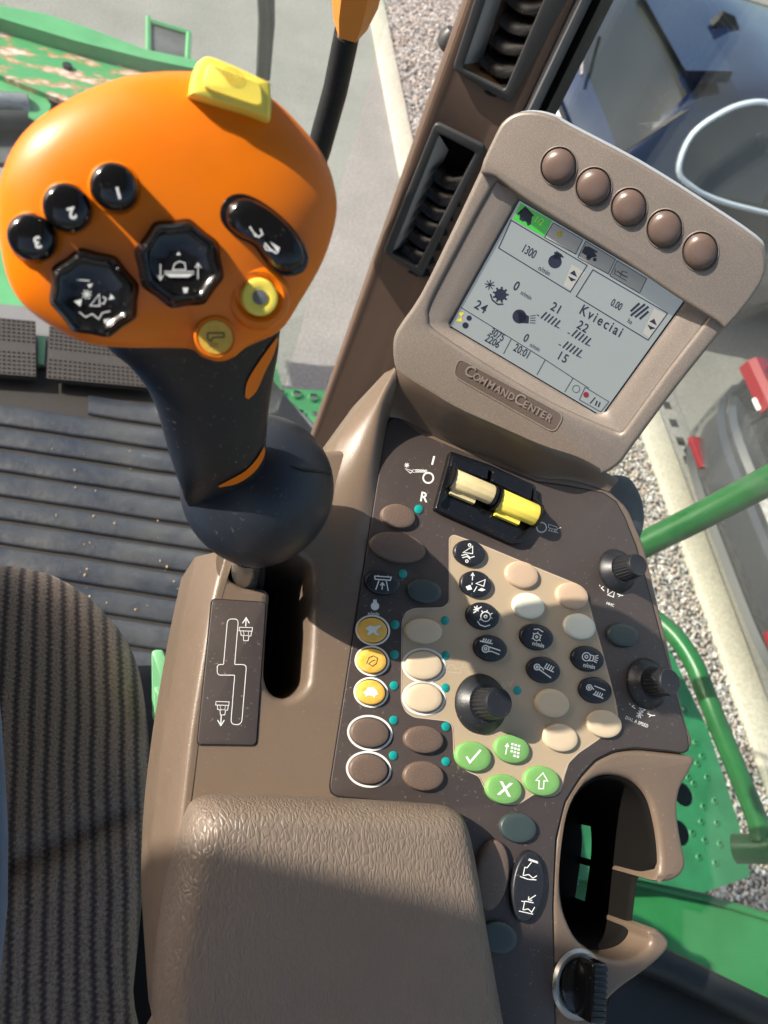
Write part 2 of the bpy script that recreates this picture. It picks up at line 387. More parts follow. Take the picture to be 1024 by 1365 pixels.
def custom_ground(name, c1, c2, scale, bump, c3=None):
    m = mat(name, c1, .85, spec=.2); N = m.node_tree; L = N.links; b = N.nodes['Principled BSDF']; tc = N.nodes.new('ShaderNodeTexCoord')
    a = N.nodes.new('ShaderNodeTexNoise'); a.inputs['Scale'].default_value = 1.6; a.inputs['Detail'].default_value = 8; a.inputs['Roughness'].default_value = .65; L.new(tc.outputs['Object'], a.inputs[0])
    g = N.nodes.new('ShaderNodeTexNoise'); g.inputs['Scale'].default_value = scale; g.inputs['Detail'].default_value = 4; L.new(tc.outputs['Object'], g.inputs[0])
    r = N.nodes.new('ShaderNodeMapRange'); r.inputs[1].default_value = .3; r.inputs[2].default_value = .7; L.new(a.outputs[0], r.inputs[0])
    mx = N.nodes.new('ShaderNodeMix'); mx.data_type = 'RGBA'; L.new(r.outputs[0], mx.inputs[0]); mx.inputs[6].default_value = (*c1, 1); mx.inputs[7].default_value = (*c2, 1)
    m2 = N.nodes.new('ShaderNodeMix'); m2.data_type = 'RGBA'; m2.blend_type = 'MULTIPLY'; m2.inputs[0].default_value = .5; L.new(mx.outputs[2], m2.inputs[6])
    r2 = N.nodes.new('ShaderNodeMapRange'); r2.inputs[1].default_value = .3; r2.inputs[2].default_value = .7; r2.inputs[3].default_value = .55; r2.inputs[4].default_value = 1.3; L.new(g.outputs[0], r2.inputs[0]); L.new(r2.outputs[0], m2.inputs[7])
    L.new(m2.outputs[2], b.inputs['Base Color'])
    bp = N.nodes.new('ShaderNodeBump'); bp.inputs['Strength'].default_value = bump; bp.inputs['Distance'].default_value = .01; L.new(g.outputs[0], bp.inputs['Height']); L.new(bp.outputs[0], b.inputs['Normal'])
    return m
M['concrete'] = custom_ground('yard_concrete', (.235, .228, .215), (.175, .172, .165), 60, .3)
M['kerb'] = custom_ground('kerb_concrete', (.44, .41, .34), (.36, .335, .28), 80, .3)
M['paving'] = custom_ground('parking_paving', (.21, .205, .19), (.16, .155, .145), 90, .4)
M['asphalt'] = custom_ground('parking_asphalt', (.10, .10, .105), (.07, .07, .072), 120, .5)
M['earth'] = custom_ground('gravel_bed', (.14, .125, .11), (.10, .09, .08), 90, .5)
def custom_stone():
    m = mat('gravel_stone', (.4, .38, .36), .8); N = m.node_tree; L = N.links; b = N.nodes['Principled BSDF']; tc = N.nodes.new('ShaderNodeTexCoord')
    v = N.nodes.new('ShaderNodeTexVoronoi'); v.inputs['Scale'].default_value = 40; L.new(tc.outputs['Object'], v.inputs['Vector'])
    sp = N.nodes.new('ShaderNodeSeparateColor'); L.new(v.outputs['Color'], sp.inputs[0])
    r = N.nodes.new('ShaderNodeValToRGB'); L.new(sp.outputs[0], r.inputs[0]); e = r.color_ramp.elements
    e[0].color = (.20, .195, .195, 1); e[1].color = (.52, .51, .50, 1)
    for p, c in ((.3, (.33, .30, .28, 1)), (.55, (.42, .33, .27, 1)), (.75, (.46, .44, .43, 1))): k = e.new(p); k.color = c
    L.new(r.outputs[0], b.inputs['Base Color']); return m
M['stone'] = custom_stone()
def custom_glass(name, tint=(.93, .97, .95), k=1.0):
    m = bpy.data.materials.new(name); m.use_nodes = True; N = m.node_tree; L = N.links; N.nodes.clear()
    o = N.nodes.new('ShaderNodeOutputMaterial'); t = N.nodes.new('ShaderNodeBsdfTransparent'); t.inputs[0].default_value = (*tint, 1)
    g = N.nodes.new('ShaderNodeBsdfGlossy'); g.inputs['Roughness'].default_value = .02; g.inputs[0].default_value = (1, 1, 1, 1)
    lw = N.nodes.new('ShaderNodeLayerWeight'); lw.inputs[0].default_value = .5
    pw = N.nodes.new('ShaderNodeMath'); pw.operation = 'POWER'; L.new(lw.outputs['Facing'], pw.inputs[0]); pw.inputs[1].default_value = 4
    fr = N.nodes.new('ShaderNodeMapRange'); fr.inputs[3].default_value = .03; fr.inputs[4].default_value = .45; L.new(pw.outputs[0], fr.inputs[0])
    d = N.nodes.new('ShaderNodeBsdfDiffuse'); d.inputs[0].default_value = (.6, .62, .62, 1)
    tc = N.nodes.new('ShaderNodeTexCoord'); n1 = N.nodes.new('ShaderNodeTexNoise'); n1.inputs['Scale'].default_value = 5; n1.inputs['Detail'].default_value = 8; L.new(tc.outputs['Object'], n1.inputs[0])
    mr = N.nodes.new('ShaderNodeMapRange'); mr.inputs[1].default_value = .35; mr.inputs[2].default_value = .75; mr.inputs[3].default_value = .0; mr.inputs[4].default_value = .028*k; L.new(n1.outputs[0], mr.inputs[0])
    m1 = N.nodes.new('ShaderNodeMixShader'); L.new(mr.outputs[0], m1.inputs[0]); L.new(t.outputs[0], m1.inputs[1]); L.new(d.outputs[0], m1.inputs[2])
    m2 = N.nodes.new('ShaderNodeMixShader'); L.new(fr.outputs[0], m2.inputs[0]); L.new(m1.outputs[0], m2.inputs[1]); L.new(g.outputs[0], m2.inputs[2])
    L.new(m2.outputs[0], o.inputs[0]); return m
M['glass'] = custom_glass('window_glass')
def custom_rust():
    m = mat('rusty_green', (.035, .30, .085), .5, bump=.4, bscale=60, bdist=.002); N = m.node_tree; L = N.links; b = N.nodes['Principled BSDF']; tc = N.nodes.new('ShaderNodeTexCoord')
    mp = N.nodes.new('ShaderNodeMapping'); mp.inputs['Scale'].default_value = (1, 2.4, 1); L.new(tc.outputs['Object'], mp.inputs[0])
    n_ = N.nodes.new('ShaderNodeTexNoise'); n_.inputs['Scale'].default_value = 9; n_.inputs['Detail'].default_value = 8; n_.inputs['Roughness'].default_value = .7; L.new(mp.outputs[0], n_.inputs[0])
    r = N.nodes.new('ShaderNodeValToRGB'); L.new(n_.outputs[0], r.inputs[0]); e = r.color_ramp.elements
    e[0].position = .50; e[0].color = (.045, .23, .085, 1); e[1].position = .66; e[1].color = (.5, .47, .48, 1)
    k = e.new(.54); k.color = (.32, .15, .07, 1); k = e.new(.59); k.color = (.45, .33, .26, 1)
    L.new(r.outputs[0], b.inputs['Base Color']); return m
M['rust'] = custom_rust()
def custom_denim():
    m = mat('denim', (.05, .15, .36), .9, sheen=.3, spec=.1, bump=.6, bscale=900, bdist=.0006, var=.3, vscale=60); return m
M['denim'] = custom_denim()
# ------------------------------------------------------------------ control console (armrest)
con = thing('control_console', P, 'brown armrest control console full of small oval buttons, with cup holder and padded rest', 'control console')
# body: top sheet with gear slot, cup mouth; the side walls fall away below
def c8(x, y): return (200 + x/3.79, 720 + y/3.79)
body_px = [(292, 738), (275, 852), (257, 957), (245, 1076), (236, 1200), (236, 1420), (742, 1420),
           (741, 1365), (737, 1208), (741, 1117), (753, 1068), (774, 1034), (800, 1012), (840, 1001), (918, 1006), (928, 990),
           (917, 962), (871, 765), (861, 725), (840, 676), (812, 650), (700, 606), (604, 570), (540, 540), (510, 560), (462, 598), (424, 600), (380, 640), (345, 690)]
slot_px = [(300, 742), (300, 757), (306, 771), (324, 782), (355, 785), (361, 792), (356, 850), (353, 902), (358, 919), (368, 929), (381, 932), (397, 926), (410, 911), (414, 860), (418, 762), (411, 748), (395, 737), (350, 728)]
body_uv = round_poly(px2(P, body_px), .006, 4)
slot_uv = round_poly(px2(P, slot_px), .0025, 4)
me = plate(body_uv, [slot_uv], top=0.0, thick=.09, bevel=.0045, res=4)
link('console_body', me, M['brown'], P, con)
# left wall flaring outwards below the ridge, and the ramp under the monitor
ridge = [(300, 735), (283, 800), (271, 870), (256, 960), (245, 1050), (237, 1130), (234, 1220), (236, 1300), (240, 1400)]
low = [(262, 742), (245, 822), (228, 920), (218, 985), (208, 1070), (203, 1150), (202, 1220), (206, 1290), (214, 1400)]
R_ = []
for k, (s, h) in enumerate(((-.5, .0002), (-.25, .0003), (-.08, .0001), (.06, -.0012), (.2, -.004), (.5, -.014), (1, -.032), (1.05, -.036), (1.0, -.10))):
    row = []
    for a, b in zip(ridge, low):
        p = P.at(*a, 0); q = P.at(*b, -.032)
        row.append((p.x + (q.x-p.x)*s, p.y + (q.y-p.y)*s, h))
    R_.append([Vector(p) for p in smooth_loop(row, 5, closed=False)])
me = rings(R_, False, False, closed=False)
link('side_wall', me, M['brown'], P, con, smooth=60)
# ramp / neck rising to the monitor
ft = [(519, 556), (540, 560), (570, 576), (604, 592), (660, 612), (716, 636), (760, 640), (812, 655)]
bk = [(527, 492), (546, 506), (576, 524), (612, 545), (668, 570), (724, 594), (776, 612), (824, 640)]
BH = (.028, .030, .031, .031, .030, .026, .016, .004)
rows = []
for s in (0, .12, .3, .5, .7, .85, 1.0, 1.12):
    row = []
    for (a, b, H) in zip(ft, bk, BH):
        p = P.at(*a, .0005); q = P.at(*b, H)
        z = H * (s*s*(3-2*s) if s <= 1 else 1 - (s-1)*1.5)
        row.append(Vector((p.x+(q.x-p.x)*s, p.y+(q.y-p.y)*s, z + .0006)))
    rows.append(smooth_loop(row, 6, closed=False))
rows.append([Vector((v.x, v.y + .004, -.05)) for v in rows[-1]])
link('monitor_ramp', rings(rows, False, False, closed=False), M['brown'], P, con, smooth=60)
# front shoulder: a ridge that runs down beside the panel and slopes away to the left
E_ = [(519, 556, .0011), (515, 570, .0008), (507, 618, .0004), (499, 668, .0002), (490, 724, .0001), (480, 790, .0001)]
Rr = [(527, 492, .0286), (508, 534, .0175), (495, 582, .0085), (483, 634, .0040), (473, 695, .0018), (464, 790, .0002)]
Ll = [(513, 497, .014), (474, 550, -.002), (446, 592, -.006), (440, 640, -.0015), (438, 700, -.0005), (440, 790, -.0005)]
rows = []
for e, r_, l_ in zip(*[[P.at(x, y, h) for x, y, h in q] for q in (E_, Rr, Ll)]):
    m1 = e*.45 + r_*.55 + Vector((0, 0, (r_.z-e.z)*.18)); m2 = r_*.55 + l_*.45 + Vector((0, 0, (r_.z-l_.z)*.14)); und = l_ + Vector((-.001, .0005, -.05))
    rows.append([e, m1, r_, m2, l_, und])
cols = [smooth_loop([rows[i][j] for i in range(len(rows))], 5, closed=False) for j in range(6)]
rows = []
for i in range(len(cols[0])):
    q = [cols[j][i] for j in range(6)]
    rows.append(smooth_loop(q[:5], 4, closed=False) + [q[5]])
link('front_shoulder', rings(rows, False, False, closed=False), M['brown'], P, con, smooth=70)
# slot well
well = [(p[0], p[1]) for p in slot_uv]
cxy = sum((Vector(p) for p in well), Vector((0, 0)))/len(well)
def grow(loop, c, s): return [(c.x+(p[0]-c.x)*s, c.y+(p[1]-c.y)*s) for p in loop]
me = rings([[(*p, -.0895) for p in grow(well, cxy, 1.04)], [(*p, -.13) for p in well], [(*p, -.131) for p in grow(well, cxy, .01)]], False, True)
link('slot_well', me, M['dark'], P, con)
# gear label plate
gp = round_poly(px2(P, [(283, 799), (354, 804), (341, 993), (263, 992)]), .0022, 5)
link('gear_label_groove', plate(round_poly(px2(P, [(281.5, 797.5), (355.5, 802.5), (342.5, 995), (261.5, 994)]), .0025, 5), top=.0003, thick=.001), M['dark'], P, con)
gl = link('gear_label', plate(gp, top=.0009, thick=.001, bevel=.0003), M['panel'], P, con)
ink = Ink()
def g8(pts): return [c8(*p) for p in pts]
path = round_poly(g8([(392, 398), (447, 398), (428, 628), (488, 628), (463, 932), (408, 932), (428, 682), (340, 682), (340, 628), (372, 628)]), [6, 6, 1, 6, 7, 7, 1, 5, 5, 1], 5)
ink.line(path, .9, True)
for (x, y, d) in ((484, 470, -1), (366, 845, 1)):
    def q(a, b): return c8(x + a, y + b*(-d))
    def q(a, b): return c8(x + a, y - b)
    ink.line([q(-32, 30), q(34, 28), q(32, 10), q(-34, 12)], .8, True)
    ink.line([q(-26, 12), q(-24, -10), q(-12, -12), q(-10, -38), q(12, -38), q(16, -14), q(26, -14), q(30, 10)], .8)
    ink.line([q(-12, 12), q(-8, -12), q(12, -12), q(16, 12)], .6)
    if d < 0: ink.line([q(0, 34), q(2, 76)], 1.3); ink.line([q(-16, 50), q(2, 78), q(18, 50)], 1.3)
    else: ink.line([q(-6, -40), q(-8, -88)], 1.3); ink.line([q(-24, -64), q(-8, -92), q(10, -64)], 1.3)
ink.emit('gear_diagram', P, .00102, M['ink'], gl)

# dark panel film
panel_px = [(524, 558), (518, 562), (514, 572), (440, 1046), (442, 1056), (450, 1061), (494, 1065), (600, 1077), (648, 1420), (738, 1420), (738, 1365), (735, 1208), (739, 1117), (751, 1068), (772, 1034), (792, 1012), (816, 1000), (845, 996),
            (889, 1000), (908, 1003), (916, 999), (915, 982), (857, 765), (846, 728), (831, 690), (820, 670), (802, 658), (752, 648), (714, 643), (604, 598), (559, 579), (536, 561)]
uvp = px2(P, panel_px)
link('panel_groove', plate(round_poly([(p[0], p[1]) for p in px2(P, [(x + (1.6 if x > 640 else -1.6), y + (1.5 if y > 800 else -1.5)) for x, y in panel_px])], .001, 2), top=.0004, thick=.001), M['dark'], P, con)
film = link('control_panel', plate(round_poly(uvp, .002, 3), top=.0010, thick=.0012, bevel=.0003), M['panel'], P, con)
PH = .0010
tan_px = [(599, 717), (604, 713), (640, 726), (722, 760), (769, 779), (779, 787), (786, 812), (801, 865), (819, 932), (823, 955), (798, 985), (770, 1004), (757, 1017), (751, 1035), (747, 1054), (738, 1061), (726, 1062), (712, 1058), (700, 1066), (690, 1072), (675, 1073), (656, 1067), (646, 1051), (639, 1035), (623, 1028), (610, 1018), (605, 1006), (604, 973), (602, 965), (596, 961), (552, 956), (541, 949), (535, 935), (536, 828), (541, 816), (552, 811), (591, 810), (599, 803)]
tanp = link('tan_inlay', plate(round_poly(px2(P, tan_px), .0015, 3), top=PH+.0002, thick=.0004), M['tanfilm'], P, con)
ed = Ink(); ed.line(px_ := [tuple(p) for p in round_poly(tan_px, 5, 4)], 1.1, True); ed.emit('inlay_outline', P, PH+.00028, M['inkdim'], tanp)

ICON = {
 'spray': [('l', [(-.8, .6), (.8, .6), (.72, .3), (-.72, .3), (-.8, .6)]), ('l', [(-.35, .2), (-.6, -.7)]), ('l', [(.35, .2), (.6, -.7)]), ('l', [(0, -.65), (0, 0)]), ('l', [(-.2, -.25), (0, .02), (.2, -.25)]), ('f', [(-.5, .6), (-.5, .75), (-.3, .6)]), ('f', [(.5, .6), (.5, .75), (.3, .6)])],
 'tilt': [('c', [(-.6, 0), (.25, .65), (.3, -.05)]), ('l', [(-.75, -.3), (-.3, -.15), (.1, -.45), (.5, -.3)]), ('l', [(-.65, -.5), (-.2, -.35), (.1, -.6)]), ('o', -.05, .75, .12), ('o', -.2, -.8, .12)],
 'header_updown': [('c', [(0, .05), (.8, .45), (.7, -.15)]), ('l', [(-.35, .3), (-.35, .9)]), ('l', [(-.5, .7), (-.35, .95), (-.2, .7)]), ('l', [(-.35, .1), (-.35, -.1)]), ('f', [(-.9, -.3), (-.5, -.1), (-.3, -.5), (-.7, -.6)]), ('l', [(-.15, -.7), (.1, -.2)]), ('f', [(.2, -.55), (.5, -.3), (.9, -.45), (.6, -.6)])],
 'gearstar': [('o', .25, 0, .42), ('o', .25, 0, .12), ('l', [(-.9, .6), (-.45, .3)]), ('l', [(-.9, .3), (-.45, .6)]), ('l', [(-.68, .75), (-.68, .15)]), ('l', [(-.85, .05), (-.3, .75)]), ('l', [(-.35, -.55), (-.05, -.8), (.4, -.85), (.8, -.6)]), ('l', [(.25, .42), (.25, .58)]), ('l', [(.6, .3), (.75, .42)]), ('l', [(.67, 0), (.85, 0)]), ('l', [(-.1, -.3), (-.2, -.42)]), ('l', [(-.1, .3), (-.2, .42)])],
 'fanlow': [('o', -.4, -.1, .28), ('o', -.4, -.1, .1), ('l', [(-.2, .1), (.1, .05), (.85, -.12)]), ('l', [(-.2, -.3), (.1, -.25), (.8, -.45)]), ('l', [(-.6, .75), (-.75, .45)]), ('l', [(-.4, .75), (-.55, .45)]), ('l', [(-.2, .72), (-.35, .42)]), ('l', [(0, .7), (-.15, .4)]), ('l', [(-.95, .5), (.15, .38)])],
 'fanhigh': [('o', -.6, .1, .24), ('o', -.6, .1, .08), ('l', [(-.38, .2), (-.1, .1), (.0, -.05)]), ('l', [(-.38, -.05), (.75, -.5)]), ('l', [(.15, .6), (.02, .2)]), ('l', [(.35, .57), (.22, .17)]), ('l', [(.55, .52), (.42, .12)]), ('l', [(.75, .48), (.62, .08)]), ('l', [(0, .18), (.85, .02)])],
 'fansieve': [('o', -.6, .1, .24), ('o', -.6, .1, .08), ('l', [(-.38, .2), (-.15, .0)]), ('l', [(-.2, .35), (.85, .2)]), ('l', [(.1, -.05), (-.03, -.45)]), ('l', [(.3, -.08), (.17, -.48)]), ('l', [(.5, -.1), (.37, -.5)]), ('l', [(.7, -.14), (.57, -.54)]), ('l', [(-.15, -.4), (.85, -.55)])],
 'rotor': [('o', 0, 0, .36), ('o', 0, 0, .1), ('l', [(-.45, .65), (0, .8), (.5, .62)]), ('l', [(0, .36), (0, .52)]), ('l', [(.3, .2), (.45, .3)]), ('l', [(-.3, .2), (-.45, .3)]), ('l', [(.3, -.2), (.45, -.3)]), ('l', [(-.3, -.2), (-.45, -.3)])],
 'blower': [('o', -.15, .15, .38), ('o', -.15, .15, .13), ('l', [(.15, .4), (.5, .35), (.5, -.1), (.1, -.15)]), ('l', [(.6, .35), (.9, .5)]), ('l', [(.6, .2), (.95, .25)]), ('l', [(.6, .05), (.95, .0)]), ('l', [(.6, -.1), (.9, -.2)])],
 'check': [('l', [(-.5, -.05), (-.2, -.45), (.5, .55)])],
 'cross': [],
 'uparrow': [('c', [(-.15, -.6), (-.2, 0), (-.45, -.02), (0, .6), (.42, .05), (.15, .04), (.2, -.55)])],
 'bales': [('l', [(-.5, -.55), (-.45, .35)]), ('l', [(-.62, .15), (-.45, .42), (-.3, .15)])] + [('f', [(-.1+.3*i, .55-.32*j-.05*i), (.12+.3*i, .53-.32*j-.05*i), (.10+.3*i, .33-.32*j-.05*i), (-.12+.3*i, .35-.32*j-.05*i)]) for i in range(3) for j in range(4) if not (j == 3 and i == 0)],
 'hare': [('f', [(-.7, .1), (-.3, .45), (.2, .35), (.65, .55), (.8, .45), (.45, .15), (.35, -.15), (.7, -.45), (.3, -.4), (.1, -.2), (-.3, -.5), (-.55, -.45), (-.35, -.15)])],
 'mid': [('l', [(-.5, -.3), (-.3, .3), (.1, .5), (.5, .3), (.45, -.2), (.1, -.5), (-.3, -.3), (.0, 0), (.3, .1)])],
 'tortoise': [('f', [(-.8, -.05), (-.5, .15), (-.3, .45), (.2, .5), (.55, .2), (.7, -.15), (.45, -.25), (.4, -.5), (.2, -.3), (-.3, -.3), (-.45, -.5), (-.5, -.2)])],
 'seatup': [('l', [(-.1, .85), (.75, .7)]), ('l', [(-.05, .95), (.7, .8)]), ('l', [(.2, .7), (-.1, .2), (-.3, .2), (-.35, -.5)]), ('l', [(-.35, -.5), (.1, -.35), (.5, -.6), (.8, -.35)]), ('l', [(-.6, -.6), (.1, -.75), (.8, -.7)])],
}
def dome(outline, h, flat=.9):
    c = sum((Vector(p) for p in outline), Vector((0, 0)))/len(outline)
    return pillow(outline, [(1.0, -.001), (1.0, h*.55), (.985, h*.75), (.955, h*.9), (.90, h*.975), (.6, h*1.02), (.02, h*1.04)], center=c)
def button(cx, cy, rx, ry, m, rot=12, h=.0028, icon=None, isz=None, iw=1.5, irot=14, label=None, ring=None, inkmat='ink', name='button'):
    x0 = P.at(cx, cy, h).xy
    ol = px2(P, ell(cx, cy, rx, ry, rot), h)
    o = link(name, dome(ol, h + PH), M[m], P, con)
    if label: o['label'] = label
    if ring:
        r = Ink(); r.line(ell(cx, cy, rx + ring, ry + ring, rot, 40), ring*.95, True); r.emit('button_ring', P, PH + .0005, M['ink'], o)
    if icon:
        k = Ink(); k.icon(cx, cy, isz or min(rx, ry)*.95, irot, ICON[icon], iw)
        if icon in ('rotor', 'blower'): k.text(cx + 1.5, cy + ry*.72, 'n/min', 8.0, irot, .9, align='CENTER', bold=.02)
        if icon == 'cross': k.text(cx, cy + 8, 'X', 25, 10, .95, align='CENTER', bold=.025)
        k.emit('symbol', P, h + PH + .00022, M[inkmat], o)
    return o
button(531, 688, 23.5, 16, 'bbrown')
button(530.5, 729.5, 38, 20, 'bbrown')
button(510, 777, 24, 16, 'bblack', icon='spray', isz=14, irot=4, label='black oval button with white unloading symbol')
button(566, 788, 23.5, 16, 'bslate', label='slate green oval button')
button(626, 737, 21.5, 17, 'bblack', rot=18, icon='tilt', isz=14, iw=1.2, irot=4)
button(634.6, 778.5, 21.5, 17.5, 'bblack', rot=18, icon='header_updown', isz=15, iw=1.2, irot=4)
button(643.7, 821, 22.5, 18, 'bblack', rot=18, icon='gearstar', isz=15.5, iw=1.4, irot=14)
button(654, 864, 22.5, 17.5, 'bblack', rot=16, icon='fanlow', isz=16, iw=1.7, irot=6)
button(696, 766, 22.5, 17.5, 'btan', rot=20); button(763, 794, 22, 17, 'btan', rot=22)
button(705, 807.5, 21.5, 17, 'bwhite', rot=18, label='pale ivory oval button'); button(773, 835, 21.5, 17, 'bwhite', rot=20, label='pale ivory oval button')
button(715.6, 849, 22.5, 17.5, 'bblack', rot=16, icon='rotor', isz=13.5, iw=1.3, irot=14)
button(725, 893, 22.5, 17.5, 'bblack', rot=16, icon='fanhigh', isz=16, iw=1.5, irot=14)
button(783.5, 878, 22, 17, 'bblack', rot=16, icon='blower', isz=14.5, iw=1.4, irot=12)
button(794, 920, 22, 17.5, 'bblack', rot=16, icon='fansieve', isz=15, iw=1.4, irot=14)
button(736.5, 937.5, 23, 19, 'bcream', rot=20); button(806, 965, 23.5, 18.5, 'bcream', rot=18); button(747.5, 983.5, 23.5, 18.5, 'bcream', rot=16)
button(682.5, 998.5, 24, 19, 'bgreen', rot=16, icon='bales', isz=15, iw=1.8, irot=6, label='green button with stacked bale symbol')
button(631, 1008.5, 24.5, 20, 'bgreen', rot=16, icon='check', isz=18, iw=3.0, irot=6, label='green button with white tick')
button(672, 1052, 24.5, 20, 'bgreen', rot=14, icon='cross', label='green button with white X')
button(722.5, 1041, 24.5, 20, 'bgreen', rot=16, icon='uparrow', isz=18, iw=1.6, irot=8, label='green button with outlined up arrow')
button(831, 846.5, 21, 15.5, 'bslate', rot=18, label='slate oval button between the two right knobs')
for cy, ic, nm in ((840, 'hare', 'hare'), (881, 'mid', 'worn'), (923, 'tortoise', 'tortoise')):
    cx = {840: 497, 881: 496, 923: 494.5}[cy]
    button(cx, cy, 19.5, 16.5, 'borange', rot=10, icon=ic, isz=14, iw=1.0, irot=4, ring=2.6, label='orange button with %s symbol in a white ring' % nm, inkmat='inkdark' if ic == 'mid' else 'ink')
button(565, 841, 25, 17, 'bcream', rot=5); button(565, 887, 25, 19, 'bcream', rot=5, ring=3); button(565, 930.5, 25, 19, 'bcream', rot=5, ring=3)
button(493, 977, 26, 19.5, 'bbrown', rot=8, ring=3); button(491.5, 1025.5, 26, 20, 'bbrown', rot=8, ring=3)
button(565, 986, 26.5, 18.5, 'bbrown', rot=5); button(565, 1034.5, 27, 20, 'bbrown', rot=5)
button(691, 1103.5, 24.5, 20, 'bslate', rot=14, label='slate oval button nearest the green buttons')
button(656, 1167.5, 48, 22, 'bbrown', rot=98, h=.004, label='long brown oval button')
lb = button(703.5, 1182, 48.5, 21, 'bblack', rot=96, h=.004, label='long black oval button with two seat symbols')
k = Ink(); k.icon(704, 1160, 16, 8, ICON['seatup'], 1.2); k.icon(702, 1206, 15, 8, [('l', [(-.2, .3), (.6, .25)]), ('l', [(-.2, .25), (-.25, -.5)]), ('l', [(-.5, .25), (-.2, .25)]), ('l', [(-.25, -.5), (.2, -.35), (.55, -.6), (.75, -.1)]), ('l', [(-.6, -.65), (.7, -.75)]), ('l', [(.1, .45), (.7, .95)]), ('l', [(.1, .75), (.1, .45), (.45, .45)])], 1.2)
k.emit('symbol', P, .004 + PH + .00028, M['ink'], lb)
button(665, 1250, 25.5, 22, 'bslate', rot=20, label='slate oval button at the rear of the panel')
for cx, cy in ((557, 679.5), (536, 765.5), (525.7, 833), (525, 873), (524, 914), (592, 827.5), (592.5, 874), (592.5, 917), (523.5, 960), (593, 968.5), (523, 1007), (593, 1015), (688, 920.5)):
    link('indicator_lamp', pillow([tuple(p) for p in px2(P, ell(cx, cy, 5.6, 6, 0, 20))], [(1, .0005), (1, PH+.0004), (.8, PH+.0007), (.02, PH+.0009)]), M['teal'], P, con)
# panel print
def pr(name='panel_symbol'):
    global k
    k.emit(name, P, PH + .00012, M['ink'], film); k = Ink()
k = Ink(); k.line([(576, 619.5), (579, 608)], 2.6); pr('panel_letter'); k.ring(571, 637, 6.8, 2.2, 24); pr('panel_letter'); k.text(559, 667.5, 'R', 18, 10, .95, bold=.02); pr('panel_letter')
k.icon(546, 623, 8, 8, [('l', [(-.9, .3), (-.1, .3)]), ('l', [(-.5, .7), (-.5, -.1)]), ('l', [(-.8, .6), (-.2, 0)]), ('l', [(-.8, 0), (-.2, .6)]), ('c', [(-.7, -.3), (.6, -.5), (.3, -.95)])], .9)
for i in range(5): k.ring(555.5 + i*3.1, 627.2 + i*.15, 1.4, .8, 8)
k.line([(550, 626), (568, 627.5)], .6); k.line([(550, 629.5), (568, 629.5)], .6); pr()
k.icon(500, 808, 8, 0, [('d', 0, 0, .7), ('f', [(-.3, .6), (.3, .6), (.3, 1.1), (-.3, 1.1)])], 1); k.text(498, 820.5, 'n/min', 7.2, 2, .95, align='CENTER', bold=.02); pr()
k.ring(722, 703, 6.5, 1.5); k.icon(738, 706, 9, 14, [('c', [(-.9, .6), (.4, .5), (.5, .1), (-.8, .1)]), ('l', [(-.8, -.3), (.8, -.3)]), ('o', -.4, -.1, .2), ('o', .3, -.1, .15), ('l', [(.5, .2), (1, .6)])], .7); pr()
k.icon(812, 792, 15, 22, [('l', [(-1.1, .45), (-1, .35)]), ('l', [(-.5, .1), (-.85, .25), (-.7, .45)]), ('c', [(-.1, -.1), (.35, .5), (.45, -.1)]), ('l', [(.65, .3), (1, .3), (.85, .1)]), ('l', [(-.25, .4), (-.15, .05)]), ('l', [(1.05, .3), (1.2, .35)])], 1.2); k.text(813, 807, 'HHC', 5, 20, 1, align='CENTER', bold=.02); pr()
k.icon(853, 952, 15, 22, [('l', [(-1.2, .55), (-1.1, .45)]), ('l', [(-.55, .3), (-.9, .4), (-.75, .55)]), ('l', [(-.3, 0), (.3, 0)]), ('l', [(-.2, .3), (.2, -.3)]), ('l', [(-.2, -.3), (.2, .3)]), ('l', [(0, .35), (0, -.35)]), ('c', [(-.25, .5), (.3, .55), (.1, .3)]), ('l', [(.6, .3), (1, .3), (.85, .1)]), ('l', [(1.05, .3), (1.3, .4)])], 1.2)
k.text(833, 958, 'DIAL A SPEED', 6.2, 22, .78, bold=.01, space=1.12)
pr()
k = Ink(); k.icon(605, 892, 11, 6, [('l', [(-1, -.4), (1, -.4)]), ('l', [(-.8, -.4), (-.7, .4), (-.2, .5), (.2, .1), (.8, .2), (.9, -.4)]), ('l', [(-1, .1), (-.5, .1)]), ('l', [(-1, -.1), (-.6, -.1)])], 1.0); k.icon(625, 889, 9, 6, [('l', [(-.9, .5), (-.9, -.2), (-.2, .0)]), ('l', [(1, .2), (0, .1), (.8, -.5)]), ('l', [(0, .1), (.2, .6)])], 1.0)
k.text(668, 916, 'N', 10, 14, .9); k.line([(676, 908), (680, 916), (684, 907)], 1.1); k.text(678, 914, 'R', 9, 14, .9)
k.emit('inlay_print', P, PH + .00032, M['inkdim'], tanp)

# knobs with flared skirts and knurled shafts
def knob(cx, cy, s=1.0, lab=None):
    c = P.at(cx, cy, .001)
    sk = lathe([(.0158*s, .0), (.0162*s, .0012), (.0155*s, .003), (.0125*s, .0055), (.0105*s, .0075), (.0, .0077)], 40, c.x, c.y)
    o = link('knob', sk, M['knob'], P, con)
    if lab: o['label'] = lab
    n = 96
    g = lathe([(.0092*s, .0070), (.0089*s, .009), (.0082*s, .0185), (.0080*s, .0190)], n, c.x, c.y, fn=lambda k, r, z: 1 if k % 4 < 2 else .955)
    link('knob_grip', g, M['knob'], P, o, smooth=20)
    t = lathe([(.0080*s, .0185), (.0079*s, .0205), (.0074*s, .0213), (.0062*s, .0211), (.0, .0210)], 40, c.x, c.y)
    link('knob_cap', t, M['knob'], P, o)
knob(641, 938, 1.0, 'black knurled knob on the tan inlay'); knob(822, 761, .86, 'black knurled knob at the front right of the panel'); knob(862, 911, .95, 'black knurled knob above the dial a speed mark')

